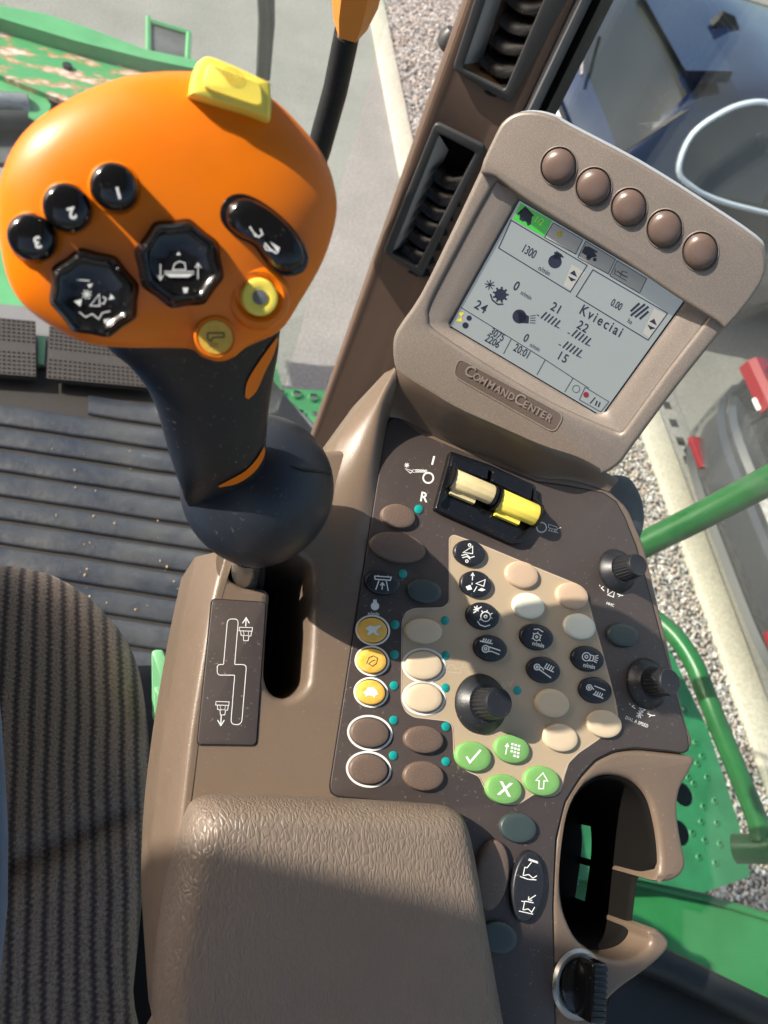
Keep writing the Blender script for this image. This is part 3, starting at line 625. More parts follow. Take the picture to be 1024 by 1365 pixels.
# twin rocker levers in a black housing
hx = [(599.5, 602), (652, 620), (713, 648), (714, 664), (728, 684), (697, 724), (683, 725), (579, 679), (595, 620)]
hin = [(606, 612), (652, 629), (708, 652), (708, 666), (722, 684), (694, 718), (684, 719), (586, 676), (600, 640)]
hs = link('rocker_housing', plate(round_poly(px2(P, hx, .004), .0015, 4), [round_poly(px2(P, hin, .004), .0012, 4)], top=.0055, thick=.008, bevel=.0008), M['gloss'], P, con)
link('housing_floor', plate(round_poly(px2(P, hin, .001), .0012, 3), top=.0016, thick=.001), M['gloss'], P, hs)
for q in ([(603, 606), (652, 624), (650, 640), (600, 622)], [(657, 626), (711, 650), (708, 668), (655, 642)]):
    link('housing_cap', pillow(round_poly(px2(P, q, .006), .001, 3), [(1, 0), (1, .0055), (.95, .0065), (.01, .0068)]), M['gloss'], P, hs)
wedge = P
link('housing_cheek', rings([[tuple(P.at(*p, h)) for p, h in zip([(580, 677), (596, 640), (607, 622), (603, 650)], (.002, .006, .010, .002))], [tuple(P.at(*p, h)) for p, h in zip([(583, 680), (600, 644), (611, 624), (607, 652)], (.001, .004, .008, .001))]]), M['vent'], P, hs)
def rocker(quad, m, name_label):
    a, b, c, d = [P.at(x, y, .011) for x, y in quad]      # a-b front edge, d-c rear edge
    o_ = (a+b+c+d)/4; ax = ((b-a)+(c-d)).normalized(); L_ = ((b-a).length+(c-d).length)/2; ac = Vector((0, 0, 1)).cross(ax).normalized()
    rr = ((a-d).length+(b-c).length)/4*1.02
    rs = []
    n = 36
    for s, k in ((-.5, .80), (-.49, .95), (-.46, 1), (.46, 1), (.49, .95), (.5, .80)):
        ring_ = []
        for j in range(n):
            t = 2*math.pi*j/n
            q = 1.0
            if 5 < j < 16 and j in (8, 11, 14): q = .955
            ring_.append(o_ + ax*(L_*s) + ac*(math.cos(t)*rr*k*q) + Vector((0, 0, math.sin(t)*rr*.85*k*q - rr*.55)))
        rs.append(ring_)
    r_ = link('rocker_lever', rings(rs), M[m], P, con, smooth=25); r_['label'] = name_label
    foot = [o_ + ax*(L_*sx) - ac*(rr*sy) for sx, sy in ((-.42, .55), (.18, .55), (.18, 1.35), (-.42, 1.35))]
    link('lever_foot', rings([[(p.x, p.y, .0025) for p in foot], [(p.x, p.y, .0062 - (.001 if i > 1 else -.001)) for i, p in enumerate(foot)]]), M[m], P, r_)
    for s in (-.53, .53):
        cheek = [o_ + ax*(L_*s) + ac*(math.cos(2*math.pi*j/24)*rr*1.12) + Vector((0, 0, math.sin(2*math.pi*j/24)*rr*.98 - rr*.55)) for j in range(24)]
        link('lever_cheek', rings([[p - ax*.0006 for p in cheek], [p + ax*.0006 for p in cheek]]), M['gloss'], P, r_)
rocker([(611, 624), (665, 647), (655, 669), (601, 646)], 'creamlever', 'cream ribbed rocker lever')
rocker([(673, 652), (726, 673), (712, 697), (662, 673)], 'yellow', 'yellow ribbed rocker lever')

# cup holder: C-shaped wall around a deep well, open to the right
CUPP = [(741, 1117), (752, 1068), (772, 1036), (792, 1015), (816, 1003), (845, 999), (889, 1003), (926, 1009), (920, 1030), (908, 1052), (904, 1080), (909, 1118), (915, 1148), (911, 1164), (900, 1173), (886, 1176), (872, 1174),
        (880, 1160), (879, 1126), (873, 1090), (864, 1062), (846, 1042), (822, 1034), (798, 1036), (775, 1052), (760, 1080), (752, 1120), (748, 1165), (751, 1208), (766, 1246), (784, 1264), (808, 1277), (832, 1279), (856, 1271), (868, 1256),
        (864, 1243), (874, 1238), (886, 1246), (893, 1258), (886, 1273), (862, 1294), (826, 1320), (800, 1348), (788, 1375), (780, 1425), (741, 1425), (739, 1365), (735, 1208)]
cw = smooth_loop([tuple(p) for p in px2(P, CUPP)], 3)
cup = link('cup_holder', plate(cw, top=.0006, thick=.04, bevel=.0035, res=3), M['brown'], P, con, smooth=50)
wpx = [(880, 1160), (879, 1126), (873, 1090), (864, 1062), (846, 1042), (822, 1034), (798, 1036), (775, 1052), (760, 1080), (752, 1120), (748, 1165), (751, 1208), (766, 1246), (784, 1264), (808, 1277), (832, 1279), (856, 1271), (870, 1248), (876, 1205)]
wl = smooth_loop([tuple(p) for p in px2(P, wpx)], 4)
cc = P.at(808, 1155).xy
def ztop(p):
    r_ = ROT.transposed() @ (P.world((p[0], p[1], 0)) - CAM); y_ = 682.5 - F*r_.y/(-r_.z); x_ = 512 + F*r_.x/(-r_.z)
    k_ = min(1, max(0, (y_-1158)/16)) if x_ > 800 else .7*(min(1, max(0, (y_-1215)/40)))
    return -.0035 - .016*k_
rows = [[Vector((*(cc + (Vector((p[0], p[1]))-cc)*s_), (ztop(p)+z if t_ else z))) for p in wl] for s_, z, t_ in ((1.02, -.05, 0), (1.02, 0, 1), (.99, .001, 1), (.955, 0, 1), (.945, -.003, 1), (.935, -.058, 0), (.932, -.060, 0), (.928, -.074, 0))]
me = rings(rows, False, False)
bm = bmesh.new(); bm.from_mesh(me); kill = []
for f_ in bm.faces:
    c_ = f_.calc_center_median(); 
    if c_.z < -.061 and c_.x > cc.x + .01:
        r_ = ROT.transposed() @ (P.world(c_) - CAM); y_ = 682.5 - F*r_.y/(-r_.z)
        if 1098 < y_ < 1140 or 1154 < y_ < 1200: kill.append(f_)
bmesh.ops.delete(bm, geom=kill, context='FACES'); bm.to_mesh(me); bm.free()
link('cup_insert', me, M['cavity'], P, cup, smooth=60)
fl = [tuple(cc + (Vector((p[0], p[1]))-cc)*.97) for p in wl]
hA = round_poly([tuple(p) for p in px2(P, [(738, 1104), (752, 1108), (768, 1128), (766, 1144), (738, 1146)], -.072)], .002, 3)
hB = round_poly([tuple(p) for p in px2(P, [(738, 1158), (764, 1158), (771, 1172), (768, 1196), (756, 1206), (738, 1190)], -.072)], .002, 3)
link('cup_floor', plate(fl, [], top=-.072, thick=.003), M['cavity'], P, cup)

# lighter-style rotary switch by the cup holder
sc = P.at(772, 1312, .002)
sw = link('rotary_switch', lathe([(.0165, .0), (.0165, .002), (.0150, .0035), (.0135, .0035), (.0130, .0025), (.0118, .0022), (.0, .0022)], 40, sc.x, sc.y), M['steel'], P, con)
link('switch_core', lathe([(.0125, .002), (.0122, .0045), (.011, .0055), (.0, .0055)], 36, sc.x, sc.y), M['gloss'], P, sw)
bar = box(-.0048, .0048, -.0135, .0135, .004, .018, .0016, 3)
bar.transform(Matrix.Translation((sc.x + .001, sc.y, 0)) @ Matrix.Rotation(math.radians(-14), 4, 'Z'))
hb = link('switch_handle', bar, M['gloss'], P, sw)
for i in range(9):
    rb = box(-.0040, .0040, -.0005, .0005, .0178, .0186)
    rb.transform(Matrix.Translation((sc.x + .001, sc.y, 0)) @ Matrix.Rotation(math.radians(-14), 4, 'Z') @ Matrix.Translation((0, -.0108 + i*.0027, 0)))
    if i == 0: ribm = rb
    link('switch_rib', rb, M['knob'], P, con if False else sw)

# padded rest
pad_px = [(262, 1064), (300, 1058), (430, 1062), (560, 1070), (590, 1074), (606, 1090), (618, 1140), (636, 1250), (656, 1365), (672, 1460), (200, 1460), (205, 1365), (208, 1290), (220, 1200), (236, 1120), (248, 1080)]
pad = smooth_loop([tuple(p) for p in px2(P, pad_px)], 4)
cpad = P.at(430, 1290).xy
prof = [(1.0, -.01), (1.0, .006)] + [(1 - .17*(1-math.cos(t)), .006 + .020*math.sin(t)) for t in [math.pi/2*i/9 for i in range(1, 10)]] + [(.7, .0268), (.5, .0272), (.3, .0274), (.01, .0275)]
link('armrest_pad', pillow(pad, prof, center=cpad), M['leather'], P, con, smooth=60)
# grey cap beyond the panel, support arm and pedestal below
link('pivot_cap', pillow(smooth_loop([tuple(p) for p in px2(P, [(782, 640), (806, 633), (838, 634), (856, 660), (861, 690), (856, 716), (842, 735), (800, 725), (780, 690)], -.02)], 4), [(1, -.06), (1, -.026), (.97, -.021), (.8, -.0185), (.01, -.018)]), M['vent'], P, con)
link('support_arm', plate(round_poly(px2(P, [(330, 800), (700, 700), (700, 1060), (560, 1400), (260, 1400)]), .01, 3), top=-.085, thick=.05), M['seal'], P, con)
pb = P.world(P.at(430, 1250, -.1))
link('pedestal', box(pb.x-.03, pb.x+.07, pb.y-.22, pb.y-.06, 1.8, pb.z), M['seal'], WORLD, con)

# ------------------------------------------------------------------ monitor
mon = thing('display_monitor', MON, 'tilted taupe display monitor with five oval keys above a lit grey screen', 'monitor')
outer_px = [(716, 149), (741, 156), (759, 167), (850, 215), (940, 271), (1008, 317), (1019, 337), (1015, 375), (968, 434), (900, 519), (842, 597), (828, 616), (808, 630), (784, 634), (750, 622), (673, 583), (619, 554), (542, 506), (528, 492), (524, 465), (529, 440), (560, 394), (600, 313), (641, 226), (662, 178), (674, 160), (692, 150)]
brow_px = [(716, 149), (741, 156), (759, 167), (850, 215), (940, 271), (1008, 317), (1019, 337), (1015, 375), (970, 434), (955, 428), (900, 394), (832, 348), (741, 292), (696, 263), (660, 236), (641, 228), (662, 178), (674, 160), (692, 150)]
oloop = smooth_loop([tuple(p) for p in px2(MON, outer_px)], 3)
cm_ = sum((Vector((p[0], p[1])) for p in oloop), Vector((0, 0)))/len(oloop)
link('monitor_case', plate([tuple(cm_ + Vector((.0006, .0008)) + (Vector((p[0], p[1]))-cm_)*1.008) for p in oloop], top=-.006, thick=.022, bevel=.004, res=3), M['monedge'], MON, mon, smooth=50)
lip_px = [(657, 251), (668, 246), (700, 262), (760, 298), (836, 345), (900, 388), (942, 414), (943, 423), (890, 492), (836, 567), (829, 574), (818, 573), (740, 538), (660, 492), (582, 441), (573, 425), (576, 403), (612, 333)]
liploop = smooth_loop([tuple(p) for p in px2(MON, lip_px)], 3)
link('bezel', plate([(p[0], p[1]) for p in oloop], [[(p[0], p[1]) for p in liploop]], top=.002, thick=.012, bevel=.0030, res=3), M['mon'], MON, mon, smooth=50)
bl = smooth_loop([tuple(p) for p in px2(MON, brow_px, .005)], 3)
brow = link('key_brow', plate(bl, top=.0082, thick=.010, bevel=.0022, res=3), M['mon'], MON, mon, smooth=50)
def c4(p): return (590 + p[0]/3.103, 250 + p[1]/3.103)
SC = [c4(p) for p in [(318, 55), (1004, 460), (656, 944), (30, 572)]]
sc_uv = px2(MON, SC, -.004)
cs = sum((Vector(p) for p in sc_uv), Vector((0, 0)))/4
sc_in = [tuple(p) for p in sc_uv]; sc_uv = [cs + (Vector(p)-cs)*1.022 for p in sc_uv]
inner = round_poly(sc_uv, .0012, 3)
c_l = sum((Vector((p[0], p[1])) for p in liploop), Vector((0, 0)))/len(liploop)
# sloping inner frame: lip loop down to the screen opening
m_ = len(liploop)
def nearest(p):  # radial match onto the screen rectangle
    d = Vector((p[0], p[1])) - cs; best = None
    for i in range(4):
        a = Vector(sc_uv[i]) - cs; b = Vector(sc_uv[(i+1) % 4]) - cs; e = b-a
        det = d.x*(-e.y) + e.x*d.y
        if abs(det) < 1e-12: continue
        t = (a.x*(-e.y) + e.x*a.y)/det; s = (d.x*a.y - d.y*a.x)/det
        if t > 0 and -.001 <= s <= 1.001: best = cs + d*t
    return best if best is not None else cs + d*.8
rows = []
for s, z in ((1.02, -.004), (1.0, .0002), (.95, .0000), (.55, -.0012), (.08, -.0026), (0, -.0034), (0, -.006)):
    rows.append([Vector((*(nearest(p) + (Vector((p[0], p[1]))-nearest(p))*s), z)) for p in liploop])
link('screen_surround', rings(rows, False, False), M['monlip'], MON, mon, smooth=50)
rows = [[Vector((cs.x + (q.x-cs.x)*k, cs.y + (q.y-cs.y)*k, z)) for q in [nearest(p) for p in liploop]] for k, z in ((1.004, -.0030), (1.003, -.0050), (.96, -.0051))]
link('screen_gasket', rings(rows, False, False), M['gloss'], MON, mon)
SH = -.0048
scr = link('screen', plate([tuple(cs + (Vector(p)-cs)*1.0) for p in sc_in], top=SH, thick=.001), M['lcd'], MON, mon, smooth=False)
cv = c4
def T4(ink_, x, y, t, size, xs=.9, sp=1.0, b=0.0): ink_.text(x, y, t, size*1.08, 30.8, xs, upang=29.2, space=sp, bold=b*1.6 if b else .004)
k = Ink(); k.poly([(322, 64), (455, 137), (420, 205), (291, 131)]); k.emit('green_tab', MON, SH+.0001, M['lcdgreen'], scr, c4)
k = Ink()
for q in ([(458, 146), (580, 216), (550, 275), (422, 206)], [(592, 222), (716, 297), (685, 357), (560, 289)], [(722, 302), (845, 377), (815, 437), (692, 365)], [(535, 318), (592, 352), (530, 425), (500, 405)], [(875, 500), (925, 525), (855, 622), (828, 600)]): k.poly(q)
k.emit('tab_fill', MON, SH+.0001, M['lcdgrey'], scr, c4)
k = Ink(); T4(k, 375, 138, '1/2', 38, .8); k.emit('tab_number', MON, SH+.0002, M['lcdlime'], scr, c4)
k = Ink()
T4(k, 322, 262, '1300', 48, .62, b=.008); T4(k, 393, 338, 'n/min', 28, .8); T4(k, 288, 418, '0', 52, .75, b=.012); T4(k, 320, 440, 'n/min', 26, .8)
T4(k, 128, 495, '24', 50, .9, 1.15, .01); T4(k, 443, 502, '21', 48, .85, 1.1, .01); T4(k, 552, 578, '22', 48, .85, 1.15, .01); T4(k, 468, 704, '15', 48, .85, 1.15, .01)
T4(k, 330, 632, '0', 46, .75, b=.012); T4(k, 358, 655, 'n/min', 24, .8); T4(k, 562, 518, 'Kvieciai', 56, .78, 1.32, .01)
T4(k, 692, 485, '0.00', 42, .62, b=.01); T4(k, 762, 556, 'ha', 26, .8); T4(k, 192, 604, '3075', 42, .72, b=.01); T4(k, 172, 632, '2206', 42, .72, b=.01); T4(k, 290, 672, '20:01', 44, .68, 1.05, .01)
for q in ([(284, 135), (232, 250), (528, 432), (598, 322)], [(622, 340), (553, 450), (850, 631), (931, 520)]): k.line(q, 4, True)
for q in ([(458, 146), (580, 216), (550, 275), (422, 206)], [(592, 222), (716, 297), (685, 357), (560, 289)], [(722, 302), (845, 377), (815, 437), (692, 365)], [(590, 826), (688, 886), (655, 928), (566, 878)]): k.line(q, 3, True)
k.line([(75, 495), (285, 625), (425, 712), (540, 788), (606, 830)], 3); k.line([(285, 625), (252, 688)], 3); k.line([(425, 712), (390, 775)], 3); k.line([(540, 788), (505, 846)], 3)
k.ring(553, 833, 15, 2.5, 20)
k.poly(circle(465, 306, 28)); k.poly([(452, 290), (472, 262), (496, 278), (485, 300)]); k.line([(462, 268), (500, 288)], 7)
k.poly(circle(240, 443, 24)); 
for i in range(9):
    a = i*.698; k.line([(240 + 22*math.cos(a), 443 + 22*math.sin(a)), (240 + 33*math.cos(a), 443 + 33*math.sin(a))], 8)
for i in range(4):
    a = i*.785+.2; k.line([(195 - 21*math.cos(a), 402 - 21*math.sin(a)), (195 + 21*math.cos(a), 402 + 21*math.sin(a))], 4)
k.line([(198, 440), (206, 465), (228, 483), (252, 482)], 6)
k.poly(circle(318, 533, 29)); k.poly([(310, 508), (358, 532), (356, 562), (318, 560)])
for i in range(4): k.line([(362, 532 + i*9), (385, 528 + i*11)], 3)
for x, y in ((445, 548), (572, 622), (535, 670)):
    for i in range(5): k.line([(x - 38 + i*14, y - 20 + i*8.5 + 13), (x - 14 + i*14, y - 20 + i*8.5 - 13)], 6.5)
    k.line([(x-55, y-22), (x-45, y-17)], 4); k.line([(x+24, y+26), (x+38, y+34)], 4)
k.line([(778, 512), (815, 478)], 9); k.line([(778, 530), (838, 482)], 9); k.line([(796, 536), (852, 492)], 9); k.line([(815, 544), (852, 512)], 9)
for x, y in ((544, 356), (874, 556)): k.poly([(x-18, y-2), (x+12, y+14), (x+2, y-14)])
for x, y in ((537, 374), (865, 574)): k.poly([(x-18, y-8), (x+16, y+8), (x-6, y+14)])
k.poly([(320, 95), (345, 85), (372, 112), (365, 152), (352, 158), (345, 140), (330, 140), (318, 132)])
k.line([(310, 112), (342, 82), (376, 118)], 8)
k.poly([(590, 240), (625, 262), (640, 285), (610, 292), (575, 268)]); k.poly(circle(604, 290, 10)); k.poly(circle(630, 298, 8)); k.line([(600, 245), (640, 268)], 8)
k.line([(715, 335), (712, 358), (760, 385)], 3); k.line([(722, 345), (745, 362), (765, 372)], 5); k.line([(745, 345), (732, 372)], 3); k.line([(765, 352), (740, 345)], 3)
k.poly(circle(110, 540, 11)); k.poly(circle(95, 570, 13)); k.line([(610, 893), (632, 868)], 5); k.line([(640, 882), (632, 902)], 6); k.line([(652, 888), (644, 908)], 6)
k.emit('screen_print', MON, SH+.0002, M['lcdink'], scr, c4)
k = Ink(); k.poly(circle(594, 857, 12, 16)); k.emit('record_dot', MON, SH+.00025, M['lcdred'], scr, c4)
k = Ink(); k.poly([(62, 515), (90, 518), (78, 535)]); k.poly([(78, 535), (82, 555), (54, 552)]); k.poly([(470, 185), (500, 178), (492, 200), (478, 208)]); k.emit('hourglass', MON, SH+.00025, M['lcdyel'], scr, c4)
# oval keys in dark wells
for cx, cy in ((745, 222), (791.5, 249), (838.5, 276.5), (886, 305), (933.5, 335)):
    wl_ = [tuple(p) for p in px2(MON, ell(cx, cy, 23.8, 26, 14, 36), .008)]
    rm = [tuple(p) for p in px2(MON, ell(cx, cy, 25.8, 28, 14, 36), .008)]
    c = MON.at(cx, cy, .008).xy
    kb = link('oval_key', pillow([tuple(c + (Vector(p)-c)*.93) for p in wl_], [(1, .005), (1, .0088), (.96, .0100), (.85, .0112), (.6, .0123), (.3, .0128), (.02, .0129)], center=c), M['monbtn'], MON, mon)
    link('key_well', rings([[(*p, .0086) for p in wl_], [(*(c + (Vector(p)-c)*.93), .0087) for p in wl_]], False, False), M['gloss'], MON, kb)
    link('key_rim', rings([[(*p, .0081) for p in rm], [(*(c + (Vector(p)-c)*.96), .0089) for p in rm], [(*p, .0086) for p in wl_]], False, False), M['monlip'], MON, kb)
# name plate
np_px = [(612, 480), (618, 479), (680, 514), (744, 551), (747, 558), (741, 570), (734, 572), (676, 543), (616, 506), (611, 499)]
np_px = [tuple(p) for p in round_poly([(611, 477), (752, 553), (739, 577), (604, 501)], 10, 5)]
npl = px2(MON, np_px, .002)
npo = link('name_plate', plate(npl, top=.0023, thick=.001), M['platedark'], MON, mon)
rimc = Ink(); rimc.line([tuple(p) for p in np_px], 1.6, True); rimc.emit('name_plate_rim', MON, .0026, M['monlip'], npo)
k = Ink()
x, y = 617.0, 497.5
for ch, sz, adv in (('C', 21, 14.5), ('O', 14, 11), ('M', 14, 12.5), ('M', 14, 12.5), ('A', 14, 9.5), ('N', 14, 11.5), ('D', 14, 10.5), ('C', 21, 14.5), ('E', 14, 9), ('N', 14, 11.2), ('T', 14, 9), ('E', 14, 9), ('R', 14, 9)):
    k.text(x, y, ch, sz, 29.5, .95, bold=.01); a = math.radians(29.3); x += adv*math.cos(a)*.93; y += adv*math.sin(a)*.93
k.emit('name_plate_letters', MON, .0031, M['monlip'], npo)
mb = MON.world((0, -.03, -.03))
link('monitor_bracket', tube([MON.world((-.02, -.03, -.045)), MON.world((-.02, -.07, -.055)), P.world(P.at(690, 600, -.05))], [.014, .014, .014], 16), M['vent'], WORLD, mon)
# ------------------------------------------------------------------ joystick
joy = thing('joystick', HD, 'large orange joystick head with numbered black buttons on a dark rubber grip and boot', 'joystick')
head_px = [(256, 96), (180, 100), (112, 123), (54, 157), (22, 190), (3, 231), (-3, 270), (0, 320), (10, 370), (31, 406), (72, 437), (112, 456), (157, 463), (230, 464), (256, 466), (270, 476), (292, 482), (312, 476), (330, 462), (373, 441), (400, 402), (431, 347), (448, 290), (446, 249), (430, 206), (395, 162), (360, 130), (310, 106)]
hl = smooth_loop([tuple(p) for p in px2(HD, head_px, 0)], 4)
hc = HD.at(225, 285).xy
hr = sorted([(math.atan2(p[1]-hc.y, p[0]-hc.x), (Vector((p[0], p[1]))-hc).length) for p in hl])
def hradius(a):
    best = min(hr, key=lambda t: abs((t[0]-a+math.pi) % (2*math.pi)-math.pi)); return best[1]
HMAX = .0125
def hz(u, v):
    d = Vector((u, v))-hc; s = min(1, d.length/hradius(math.atan2(d.y, d.x)))
    return HMAX*(1-s**3.2)**.55
prof = [(.72, -.024), (.86, -.020), (.95, -.0125), (.99, -.006), (1.0, 0.0)]
prof += [(s, HMAX*(1-s**3.2)**.55) for s in (.995, .985, .97, .95, .92, .88, .83, .77, .7, .62, .53, .43, .32, .2, .1, .01)]
head = link('joystick_head', pillow(hl, prof, center=hc), M['orange'], HD, joy, smooth=70)
# parting seam, dark line round the back half
seam = [(hc.x+(p[0]-hc.x)*.998, hc.y+(p[1]-hc.y)*.998, -.0042) for p in hl]
def hat(x, y, extra=0.0):
    p = HD.at(x, y, .011); z = hz(p.x, p.y); p = HD.at(x, y, z); z = hz(p.x, p.y) ; p = HD.at(x, y, z); return p.x, p.y, z
link('head_seam', rings([[(hc.x+(p[0]-hc.x)*k, hc.y+(p[1]-hc.y)*k, z) for p in hl] for k, z in ((.98, -.0046), (1.003, -.0046), (1.003, -.0034), (.98, -.0034))], False, False), M['rubber'], HD, joy)
for (x, y, n_, rt) in ((154, 252, '1', 152), (92, 279, '2', 148), (46, 318, '3', 140)):
    u, v, z = hat(x, y); r = .0063
    b = link('number_button', lathe([(r*1.0, z-.004), (r, z+.0038), (r*.97, z+.0052), (r*.88, z+.0064), (r*.7, z+.0072), (r*.4, z+.0076), (0, z+.0077)], 36, u, v), M['gloss'], HD, joy)
    b['label'] = 'black round button marked %s' % n_
    k = Ink(); k.text(x+2, y-2, n_, 22, 165, 1.0, align='CENTER', bold=.03); k.emit('numeral', HD, z+.0079, M['ink'], b)
    link('button_collar', lathe([(r*1.16, z-.004), (r*1.14, z-.0002), (r*1.07, z+.0004), (r*1.0, z+.0001)], 36, u, v), M['orange'], HD, b)
# octagonal direction knobs
def octo(x, y, r, rot, lab):
    u, v, z = hat(x, y)
    def lp(rr, zz, tw=0, n=64):
        o = []
        for k in range(n):
            a = 2*math.pi*k/n; seg = math.pi/4
            q = math.cos(seg/2)/math.cos(((a+rot) % seg)-seg/2)
            q = .5*q + .5*(.96+.04*math.cos(8*(a+rot)))
            o.append((u+rr*q*math.cos(a+tw), v+rr*q*math.sin(a+tw), zz))
        return o
    b = link('direction_pad', rings([lp(r*1.02, z-.004), lp(r*1.02, z+.0010), lp(r*.93, z+.0024), lp(r*.90, z+.0058), lp(r*.82, z+.0068), lp(r*.78, z+.0062), lp(r*.66, z+.0052), lp(r*.3, z+.0050), lp(.0002, z+.0050)]), M['gloss'], HD, joy, smooth=35)
    b['label'] = lab
    return b, z, (u, v)
b, z, _ = octo(240, 352, .0125, .2, 'black eight-sided pad with sieve symbol')
k = Ink(); zz = z+.0055
k.icon(239, 362, 25, 0, [('l', [(-.8, 0), (.8, .0)]), ('l', [(-.8, -.12), (.8, -.12)]), ('c', [(-.35, .1), (.35, .1), (.3, .45), (.0, .55), (-.25, .4)]), ('l', [(-1.0, .4), (-1.0, -.4)]), ('l', [(-1.15, -.2), (-1.0, -.45), (-.85, -.2)]), ('l', [(1.0, .4), (1.0, -.4)]), ('l', [(1.15, .2), (1.0, .45), (.85, .2)]), ('f', [(-.8, -.1), (-.5, -.3), (.5, -.3), (.8, -.1)])], 1.3)
k.icon(238, 338, 5, 0, [('f', [(-.6, -.4), (.6, -.4), (0, .5)])], 1); k.icon(247, 389, 7, 0, [('f', [(-.5, .8), (.6, .8), (.3, -.8), (-.1, -.8)])], 1)
k.emit('symbol', HD, zz, M['ink'], b)
link('pad_ridge', rings([[tuple(Vector(q)) for q in pts] for pts in [[(HD.at(240, 352).x + .0088*math.cos(a)*r_, HD.at(240, 352).y + .0088*math.sin(a)*r_, z + zq) for a in [2*math.pi*i/40 for i in range(40)]] for r_, zq in ((1.03, .0050), (1.0, .0060), (.96, .0050))]], False, False), M['gloss'], HD, b)
b, z, _ = octo(127, 391, .0123, .5, 'black eight-sided pad with reel symbol')
k = Ink(); zz = z+.0055
k.icon(127, 400, 25, 12, [('l', [(-.75, .2), (-.25, .2)]), ('l', [(-.5, .45), (-.5, -.05)]), ('l', [(-.7, .4), (-.3, 0)]), ('l', [(-.7, 0), (-.3, .4)]), ('c', [(-.2, -.35), (.15, .35), (.3, -.25)]), ('l', [(.35, .25), (.55, .2), (.5, -.1), (.35, -.1)]), ('f', [(.75, .5), (1.0, .3), (.7, .15)]), ('f', [(-1.1, -.3), (-.7, -.1), (-.7, -.5)]), ('f', [(-.6, .7), (-.4, .55), (-.3, .85)]), ('l', [(-1.2, .85), (-.5, .95)]), ('l', [(-.7, -.8), (-.3, -1.0), (0, -.75), (.4, -.95), (.5, -.6), (.9, -.4)])], 1.4)
k.icon(143, 430, 7, 0, [('f', [(-.7, .6), (.8, .8), (.5, -.7), (-.4, -.7)])], 1)
k.emit('symbol', HD, zz, M['ink'], b)
# bean shaped rocker
bz = hat(352, 313)[2]
bean = smooth_loop([tuple(p) for p in px2(HD, [(300, 300), (297, 282), (306, 267), (322, 262), (342, 268), (366, 284), (388, 305), (403, 328), (407, 346), (400, 360), (384, 365), (366, 360), (352, 345), (338, 327), (318, 317)], bz)], 4)
c = sum((Vector((p[0], p[1])) for p in bean), Vector((0, 0)))/len(bean)
sk = link('bean_rocker_well', pillow([tuple(c+(Vector((p[0], p[1]))-c)*1.05) for p in bean], [(1.03, bz-.006), (1.01, bz+.0012), (.97, bz+.0016), (.01, bz+.0012)], center=c), M['gloss'], HD, joy)
br = link('bean_rocker', pillow([(p[0], p[1]) for p in bean], [(.95, bz-.002), (.94, bz+.003), (.9, bz+.0048), (.8, bz+.006), (.6, bz+.0064), (.01, bz+.006)], center=c), M['gloss'], HD, joy)
k = Ink(); k.line([(333, 302), (338, 310), (345, 316), (350, 312), (347, 305)], 2.0); k.line([(337, 308), (341, 316)], 1.6); k.line([(353, 324), (360, 332), (369, 338)], 2.4); k.poly([(360, 322), (373, 330), (371, 338), (366, 330)]); k.line([(352, 327), (355, 333), (364, 335)], 1.6)
k.emit('symbol', HD, bz+.0068, M['ink'], br)
# yellow push button in an orange collar
u, v, z = hat(345, 396)
z = max(z, .006)
yb = link('yellow_button', lathe([(.0056, z), (.0056, z+.0022), (.0050, z+.003), (.0035, z+.0033), (.0028, z+.0030), (0, z+.003)], 32, u, v), M['yellow'], HD, joy)
link('button_dot', lathe([(.0023, z+.002), (.0022, z+.0034), (0, z+.0036)], 24, u, v), M['trim'], HD, yb)
link('button_collar', lathe([(.0105, z-.007), (.0100, z-.0015), (.0090, z+.0008), (.0075, z+.0014), (.0062, z+.0004), (.0058, z-.001)], 40, u, v), M['orange'], HD, yb)
# round badge with its outlined mark
u, v, z = hat(287, 449); z = max(z, .003)
bd = link('round_badge', lathe([(.0064, z-.006), (.0064, z+.0022), (.0058, z+.0026), (.0052, z+.0022), (0, z+.0022)], 36, u, v), M['orange'], HD, joy)
link('badge_disc', lathe([(.0051, z+.002), (.0050, z+.0027), (0, z+.0027)], 36, u, v), M['badge'], HD, bd)
k = Ink(); k.line([(277, 444), (299, 444), (299, 449.5), (284, 450), (281, 455), (277, 452)], 1.5, True)
for i in range(8): k.line([(279 + (i % 4)*3.2, 458 + (i//4)*3.5), (281 + (i % 4)*3.2, 459 + (i//4)*3.5)], .8)
k.emit('badge_mark', HD, z+.0030, M['inkdark'], bd)
# yellow switch riding on the rim
ysp = [(268, 76), (290, 78), (356, 108), (363, 116), (363, 156), (356, 161), (330, 152), (256, 130), (251, 122), (256, 94)]
yl = smooth_loop([tuple(p) for p in px2(HD, ysp, .012)], 3)
c = sum((Vector((p[0], p[1])) for p in yl), Vector((0, 0)))/len(yl)
ys = link('yellow_switch', pillow([(p[0], p[1]) for p in yl], [(.96, -.008), (.98, .006), (.98, .010), (.94, .0128), (.86, .0142), (.7, .0146), (.01, .0148)], center=c), M['yellow'], HD, joy)
yf = [tuple(p) for p in px2(HD, [(276, 83), (350, 112), (352, 144), (334, 140), (268, 117)], .015)]
link('switch_face', pillow(round_poly(yf, .002, 4), [(1.0, .0138), (.98, .0153), (.9, .0158), (.01, .0156)]), M['yellow'], HD, ys)
k = Ink(); k.line(ell(311, 101, 14, 8.5, 24, 28), 1.1, True); k.line(ell(311, 101, 9, 5.5, 24, 20), .9, True); k.line([(306, 99), (314, 104)], .9)
k.emit('switch_mark', HD, .0160, M['badge'], ys)

